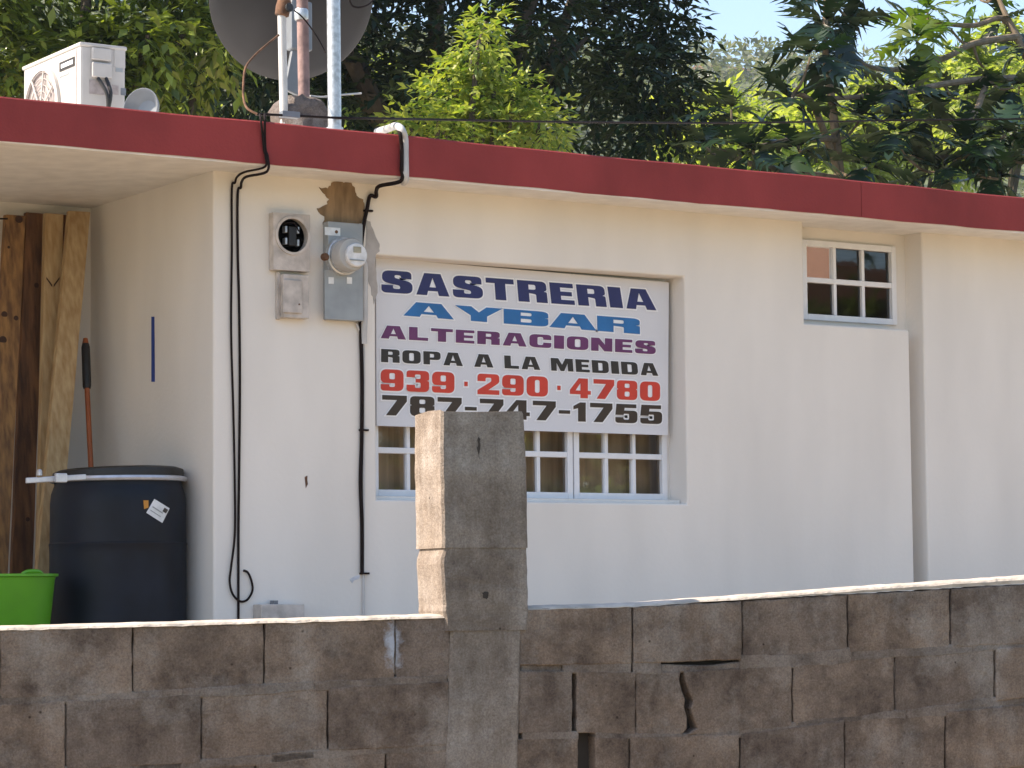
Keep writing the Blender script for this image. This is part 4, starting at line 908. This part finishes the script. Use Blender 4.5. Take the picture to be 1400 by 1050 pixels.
def px_blob(x, y, Y, rp, wt=1.0, dy=1.0, rz=1.0):
    c = onY(x,y,Y); sc = (c-CAM).dot(fw)/F; r_ = rp*sc; return ((c.x,c.y,c.z),(r_,r_*dy,r_*rz),wt*(rp/100)**2)
def limb(mb, pts, r_0, r_1, n=8):
    q = smoothpath(pts,5); k = len(q); mb.tube(q, [r_0+(r_1-r_0)*i/(k-1) for i in range(k)], n)
def tree(name, label, blobs, per, ln, nl, ls, lm, base, tr=0.22, bark='bark', tmpl=LEAF, group=None, wide=1.0, droop=0.25, shell=0.5, limbs=8):
    bx, by = base; gz_ = hill(bx,by)
    t = thing(name, label, 'tree', (bx,by,gz_), group)
    tb_ = MB(); cs = [Vector(b[0]) for b in blobs]; cm_ = sum(cs, Vector())/len(cs)
    fork = Vector((bx,by,gz_)).lerp(Vector((cm_.x,cm_.y,min(c.z for c in cs))), 0.75)
    limb(tb_, [(bx,by,gz_-0.3),(bx+0.05,by,(gz_+fork.z)/2),fork], tr, tr*0.75, 10)
    trunk = tb_.build('trunk', M[bark], t, smooth=True)
    lb = MB()
    for c in random.sample(cs, min(limbs,len(cs))):
        mid = fork.lerp(c,0.5)+Vector((random.uniform(-.2,.2),random.uniform(-.2,.2),random.uniform(0,.3))); limb(lb, [fork, mid, c], tr*0.45, 0.02, 6)
    lb.build('limbs', M[bark], trunk, smooth=True)
    P_, D_, S_ = twigs(blobs, per, ln, nl, ls, droop, shell)
    leafmesh('crown', lm, t, P_, D_, S_, tmpl, wide=wide)
    return t
# sunlit leafy tree behind the air conditioner
bl = []
for x, y, r_ in ((-60,60,90),(20,20,80),(80,90,70),(30,110,60),(150,40,85),(215,110,70),(230,30,75),(280,60,50),(120,-60,100),(0,-90,120),(240,-80,100),(-90,-60,110),(150,130,60),(280,120,45),(-60,150,90)):
    
    for _ in range(4): bl.append(px_blob(x+random.uniform(-.7,.7)*r_, y+random.uniform(-.7,.7)*r_, 9.2+random.uniform(-1.0,1.0), r_*random.uniform(.3,.5), 1.0, 0.9))
tree('leafy_tree', 'leafy green tree with sunlit leaves behind the air conditioner', bl, 290, 0.26, 7, 0.15, M['leafA'], (onY(110,100,9.2).x,9.4), wide=0.95, droop=0.5)
# big dark tree
bl = []
for x in range(270, 900, 88):
    for y in (-330,-250,-170,-90,-20,45,110,165):
        xr = x+random.uniform(-25,25)
        bl.append(px_blob(xr, y+random.uniform(-18,18), 11.5+random.uniform(-1.6,1.6), random.uniform(58,78), 1.0, 1.2))
for x, y, r_ in ((905,20,40),(890,75,50),(900,130,40),(880,185,45),(920,60,26),(910,165,24)): bl.append(px_blob(x,y,11.0,r_,1.2))
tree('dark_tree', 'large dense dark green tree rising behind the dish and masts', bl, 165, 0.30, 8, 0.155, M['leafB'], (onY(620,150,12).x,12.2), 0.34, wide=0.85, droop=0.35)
# bright shrub tree in front of it
bl = [px_blob(x,y,8.0+random.uniform(-.3,.3),r_,1,0.9) for x,y,r_ in ((655,55,30),(640,85,30),(625,120,36),(675,125,40),(640,155,42),(690,165,48),(735,165,36),(600,165,36),(560,175,30),(745,185,28),(590,190,30),(660,190,50),(665,30,22),(700,135,34))]
tree('yellow_green_tree', 'bright yellow-green feathery sapling in front of the dark tree', bl, 330, 0.22, 9, 0.10, M['leafC'], (onY(655,190,8.1).x,8.2), 0.09, tmpl=LEAF, wide=0.9, droop=0.3, limbs=12)
# far sunlit trees seen between the breadfruit leaves
k_ = 0
for x0, x1, y0, Y, lab in ((930,1060,170,30,'pale sunlit bushy tree beyond the red roof next to the dark tree'),(1040,1200,160,34,'pale sunlit bushy tree glimpsed behind the tallest breadfruit stem'),(1180,1330,120,36,'pale sunlit bushy tree behind the long bare breadfruit branch'),(1300,1460,70,32,'tall sunlit yellow-green tree behind the breadfruit branches'),(420,700,120,38,'pale sunlit tree glimpsed through gaps in the dark tree'),(-60,330,120,36,'pale sunlit tree glimpsed behind the leafy tree and air conditioner')):
    bl = []
    for _ in range(16): bl.append(px_blob(random.uniform(x0,x1), y0+random.uniform(-25,95), Y+random.uniform(-2,2), random.uniform(24,44), 1.6))
    tree('sunlit_tree', lab, bl, 330, 0.35, 7, 0.26, M['leafE'], ((onY((x0+x1)/2,y0,Y).x), Y+0.5), 0.2, group='sunlit trees beyond the house', droop=0.3)
# breadfruit: lobed leaves, one object each
def lobed_leaf(nl=5, seed=0):
    rs = random.Random(seed); mb = MB(); vs = []; fs = []
    prof = lambda t: 0.36*math.sin(math.pi*min(1,(t*0.92+0.10)))**0.8
    z = lambda x, y: -0.34*x*x - 0.55*y*y + 0.04*math.sin(9*x)
    ss = [0.0]+[0.12+0.80*i/(nl) for i in range(nl+1)]
    def V(x, y): vs.append((x, y, z(x,y))); return len(vs)-1
    mid = [V(-0.14,0)]+[V(t,0) for t in ss]+[V(1.0,0)]
    for s in (1,-1):
        prev = V(0.01, s*0.012)
        fs.append((mid[0], mid[1], prev) if s < 0 else (mid[0], prev, mid[1]))
        for i in range(nl):
            t0 = ss[i] if i else 0.02; t1 = ss[i+1]; tm_ = (t0+t1)/2; w_ = prof(tm_)*rs.uniform(0.85,1.1)
            tipx = tm_+0.20+0.05*rs.random(); cut = 0.26 if i < nl-1 else 0.3
            a = V(t0+0.045, s*w_*0.24) if i else prev
            b = V(tm_+0.015, s*w_*0.66); c = V(tipx+0.04, s*w_*1.08); d = V(t1+0.03, s*w_*0.60); e = V(t1+0.03, s*w_*cut)
            m0, m1 = mid[1+i], mid[2+i]
            quad = [(m0, a, b), (m0, b, d), (b, c, d), (m0, d, e), (m0, e, m1)]
            fs += quad if s < 0 else [t_[::-1] for t_ in quad]
            if i: 
                tri = (m0, prev, a); fs.append(tri if s < 0 else tri[::-1])
            prev = e
        t_ = V(0.93, s*0.07); last = [(mid[-2], prev, t_), (mid[-2], t_, mid[-1])]
        fs += last if s < 0 else [q_[::-1] for q_ in last]
    me = bpy.data.meshes.new('leaf'); me.from_pydata(vs, [], fs); me.polygons.foreach_set('use_smooth',[True]*len(me.polygons)); me.update(); return me
LM = [lobed_leaf(5,s) for s in range(4)]; LM_LIT = [m_.copy() for m_ in LM]
for m_ in LM: m_.materials.append(M['leafD'])
for m_ in LM_LIT: m_.materials.append(M['leafD_lit'])
def rosette(t, c, size, n, lit=False, tilt=Vector((0,0,1)), spread=1.0):
    c = Vector(c); th0 = random.uniform(0,6.28); o_ = ORI[t.name]
    for i in range(n):
        th = th0+i*2.4+random.uniform(-.25,.25); f_ = i/max(1,n-1)
        el = R(62-95*f_*spread+random.uniform(-12,12))
        d = Vector((math.cos(th)*math.cos(el), math.sin(th)*math.cos(el), math.sin(el)))+tilt*0.15-Vector((0,0,0.1)); d.normalize()
        s = size*(0.72+0.4*f_)*random.uniform(0.85,1.12)
        side = d.cross(Vector((0,0,1)));  side = side.normalized() if side.length > 0.05 else Vector((1,0,0))
        nn = side.cross(d); ro = random.uniform(-.45,.45); s2 = side*math.cos(ro)+nn*math.sin(ro); n2 = s2.cross(d)
        ob = bpy.data.objects.new('leaf', random.choice(LM_LIT if lit else LM)); COL.objects.link(ob); ob.parent = t
        mm = Matrix((d*s, s2*s*-1*random.choice((1,.9)), n2*s)).transposed().to_4x4(); mm.translation = c+d*(0.14*s)-o_; ob.matrix_local = mm
def breadfruit(label, base, tips, stems, size, group='breadfruit trees behind the house'):
    bx, by = base; gz_ = hill(bx,by); t = thing('breadfruit_tree', label, 'tree', (bx,by,gz_), group)
    tr = MB(); p0 = onY(*stems[0][0]); limb(tr, [(bx,by,gz_-0.3), (bx*0.5+p0.x*0.5,by*0.5+p0.y*0.5,(gz_+p0.z)/2), p0], 0.13, 0.07, 10); trunk = tr.build('trunk', M['palebark'], t, smooth=True)
    for st_ in stems:
        mb = MB(); q_ = [onY(*a_) for a_ in st_]; limb(mb, q_, 0.055 if st_ is stems[0] else 0.04, 0.022, 8); mb.build('branch', M['palebark'], trunk, smooth=True)
    for x, y, Y, n, k, is_lit in tips:
        c = onY(x,y,Y); rosette(t, c, size*k, n, is_lit)
        near = min((onY(*a_) for st_ in stems for a_ in st_), key=lambda p_: (p_-c).length)
        mb = MB(); limb(mb, [near, near.lerp(c,0.5)-Vector((0,0,0.06)), c], 0.02, 0.012, 6); mb.build('twig', M['palebark'], trunk, smooth=True)
    return t
b1 = onY(1150,240,8.5)
breadfruit('breadfruit tree with slender upright stem and dark lobed leaves, beside the dark tree', (b1.x,8.5),
  [(1128,35,8.4,11,1.0,False),(1108,78,8.0,9,.95,False),(1165,30,8.8,7,.9,False),(1150,85,8.8,7,.8,False),(1080,140,8.2,8,.95,False),(1000,150,8.4,8,.8,False),(965,200,8.3,7,.8,False),(1030,210,8.0,8,.9,False),(1095,205,7.8,9,1.0,False),(1175,165,8.4,8,.95,False),(1185,230,7.8,8,.9,False),(1115,0,8.8,8,.85,False),(1175,-15,9,8,.85,False)],
  [[(1148,245,8.5),(1143,190,8.5),(1136,130,8.5),(1130,90,8.5),(1128,45,8.4),(1130,-20,8.5)],[(1146,235,8.5),(1115,150,8.3),(1100,132,8.2),(1085,128,8.2)],[(1143,190,8.5),(1090,190,8.0),(1030,200,8.1),(1000,170,8.3)],[(1148,245,8.5),(1030,225,8.3),(985,205,8.3)]], 0.60)
b2 = onY(1430,240,9.0)
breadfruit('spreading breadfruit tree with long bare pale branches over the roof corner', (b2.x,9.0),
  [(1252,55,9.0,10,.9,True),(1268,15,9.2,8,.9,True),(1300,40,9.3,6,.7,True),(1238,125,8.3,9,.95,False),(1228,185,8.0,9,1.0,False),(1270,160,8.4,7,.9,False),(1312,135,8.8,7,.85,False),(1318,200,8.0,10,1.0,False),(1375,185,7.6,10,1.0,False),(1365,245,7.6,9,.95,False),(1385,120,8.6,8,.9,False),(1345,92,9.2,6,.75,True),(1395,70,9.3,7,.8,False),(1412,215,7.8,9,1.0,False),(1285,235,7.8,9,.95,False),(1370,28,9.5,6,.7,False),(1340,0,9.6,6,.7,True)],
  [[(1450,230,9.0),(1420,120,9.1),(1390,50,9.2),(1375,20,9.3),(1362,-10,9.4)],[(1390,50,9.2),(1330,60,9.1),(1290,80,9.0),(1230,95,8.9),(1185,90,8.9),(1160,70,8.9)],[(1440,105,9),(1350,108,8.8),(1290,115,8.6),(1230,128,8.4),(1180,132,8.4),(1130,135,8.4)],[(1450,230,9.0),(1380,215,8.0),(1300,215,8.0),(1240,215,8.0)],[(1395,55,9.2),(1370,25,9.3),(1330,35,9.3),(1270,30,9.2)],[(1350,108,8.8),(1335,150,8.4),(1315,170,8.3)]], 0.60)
# far wooded hillside: reads as one mass
n = 15000
hx = rng.uniform(90,480,n); hy = rng.uniform(120,345,n); hz_ = np.array([hill(a,b) for a,b in zip(hx,hy)])
cl = [((hx[i],hy[i],hz_[i]+2.4),(3.0,3.0,2.6),1) for i in range(2600)]
P_, D_, S_ = twigs(cl, 13, 1.0, 3, 1.25, 0.2, 0.5)
hw = leafmesh('hill_woods', M['leafH'], None, P_, D_, S_, LEAF, 1.2)
tag(hw, 'hazy wooded hillside rising beyond the trees', 'woods', kind='stuff')
# far hilltop house
p = onY(990,97,300); hh = thing('hilltop_house', 'tiny far house with brown roof on the hazy hilltop', 'house', (p.x,300,p.z-4))
MB().box((p.x-4.5,297,p.z-4),(p.x+4.5,304,p.z-0.5)).build('wall', M['trim'], hh)
MB().add([(p.x-5,296,p.z-0.5),(p.x+5,296,p.z-0.5),(p.x+5,305,p.z-0.5),(p.x-5,305,p.z-0.5),(p.x-4,300.5,p.z+1.0),(p.x+4,300.5,p.z+1.0)], [(0,1,5,4),(1,2,5),(2,3,4,5),(3,0,4),(3,2,1,0)]).build('roof', M['rust2'], hh)
for dx in (-2.6,0,2.6): MB().box((p.x+dx-1,296.95,p.z-3),(p.x+dx+1,297.05,p.z-1.4)).build('window', M['dark'], hh)
# trees across the street: the windows mirror some; the unseen tall one is placed to dim the facade
for i, (x, y, s, lab) in enumerate(((22,-25,3.4,'round-crowned tree across the street mirrored in the wide window'),(27,-27,4.6,'spreading tree across the street mirrored in the small window'),(35,-19,4.6,'unseen tall tree across the street placed to dim the right of the facade'),(-6,-30,3.6,'leafy tree across the street behind the photographer'))):
    bl = [((x+random.uniform(-s,s),y+random.uniform(-s,s)*0.7,0.8+random.uniform(0,s*1.7)),(1.4,1.4,1.2),1) for _ in range(30)]
    tree('street_tree', lab, bl, 70, 0.5, 6, 0.34, M['leafA'], (x,y), 0.2, group='trees across the street')
mh = thing('street_house', 'terracotta house across the street mirrored in the small window', 'house', (41,-37,-1.4))
MB().box((37,-40,-1.4),(47,-34,6.6)).build('wall', mat('terracotta_wall', (0.20,0.085,0.035), 0.85, 0.15, 1.5), mh)
MB().hexa([(36.4,-40.5,6.6),(47.6,-40.5,6.6),(47.6,-33.4,6.6),(36.4,-33.4,6.6)], [(38,-38.5,8.4),(46,-38.5,8.4),(46,-35.5,8.4),(38,-35.5,8.4)]).build('roof', M['rust2'], mh)
for dx in (39,42,45): MB().box((dx-0.5,-34.02,3.6),(dx+0.5,-33.95,5.2)).build('window', M['dark'], mh)
# ------------------------------------------------------------------ haze
hb = MB().box((-640,-620,-3),(640,620,150)); ho = hb.build('haze', bpy.data.materials.new('haze')); hm = ho.data.materials[0]; hm.use_nodes = True
t = hm.node_tree; t.nodes.remove(t.nodes['Principled BSDF']); pv = t.nodes.new('ShaderNodeVolumePrincipled')
pv.inputs['Color'].default_value = (0.80,0.88,1.0,1); pv.inputs['Density'].default_value = 0.00028; pv.inputs['Anisotropy'].default_value = 0.2
t.links.new(pv.outputs[0], t.nodes['Material Output'].inputs['Volume']); tag(ho, kind='stuff')
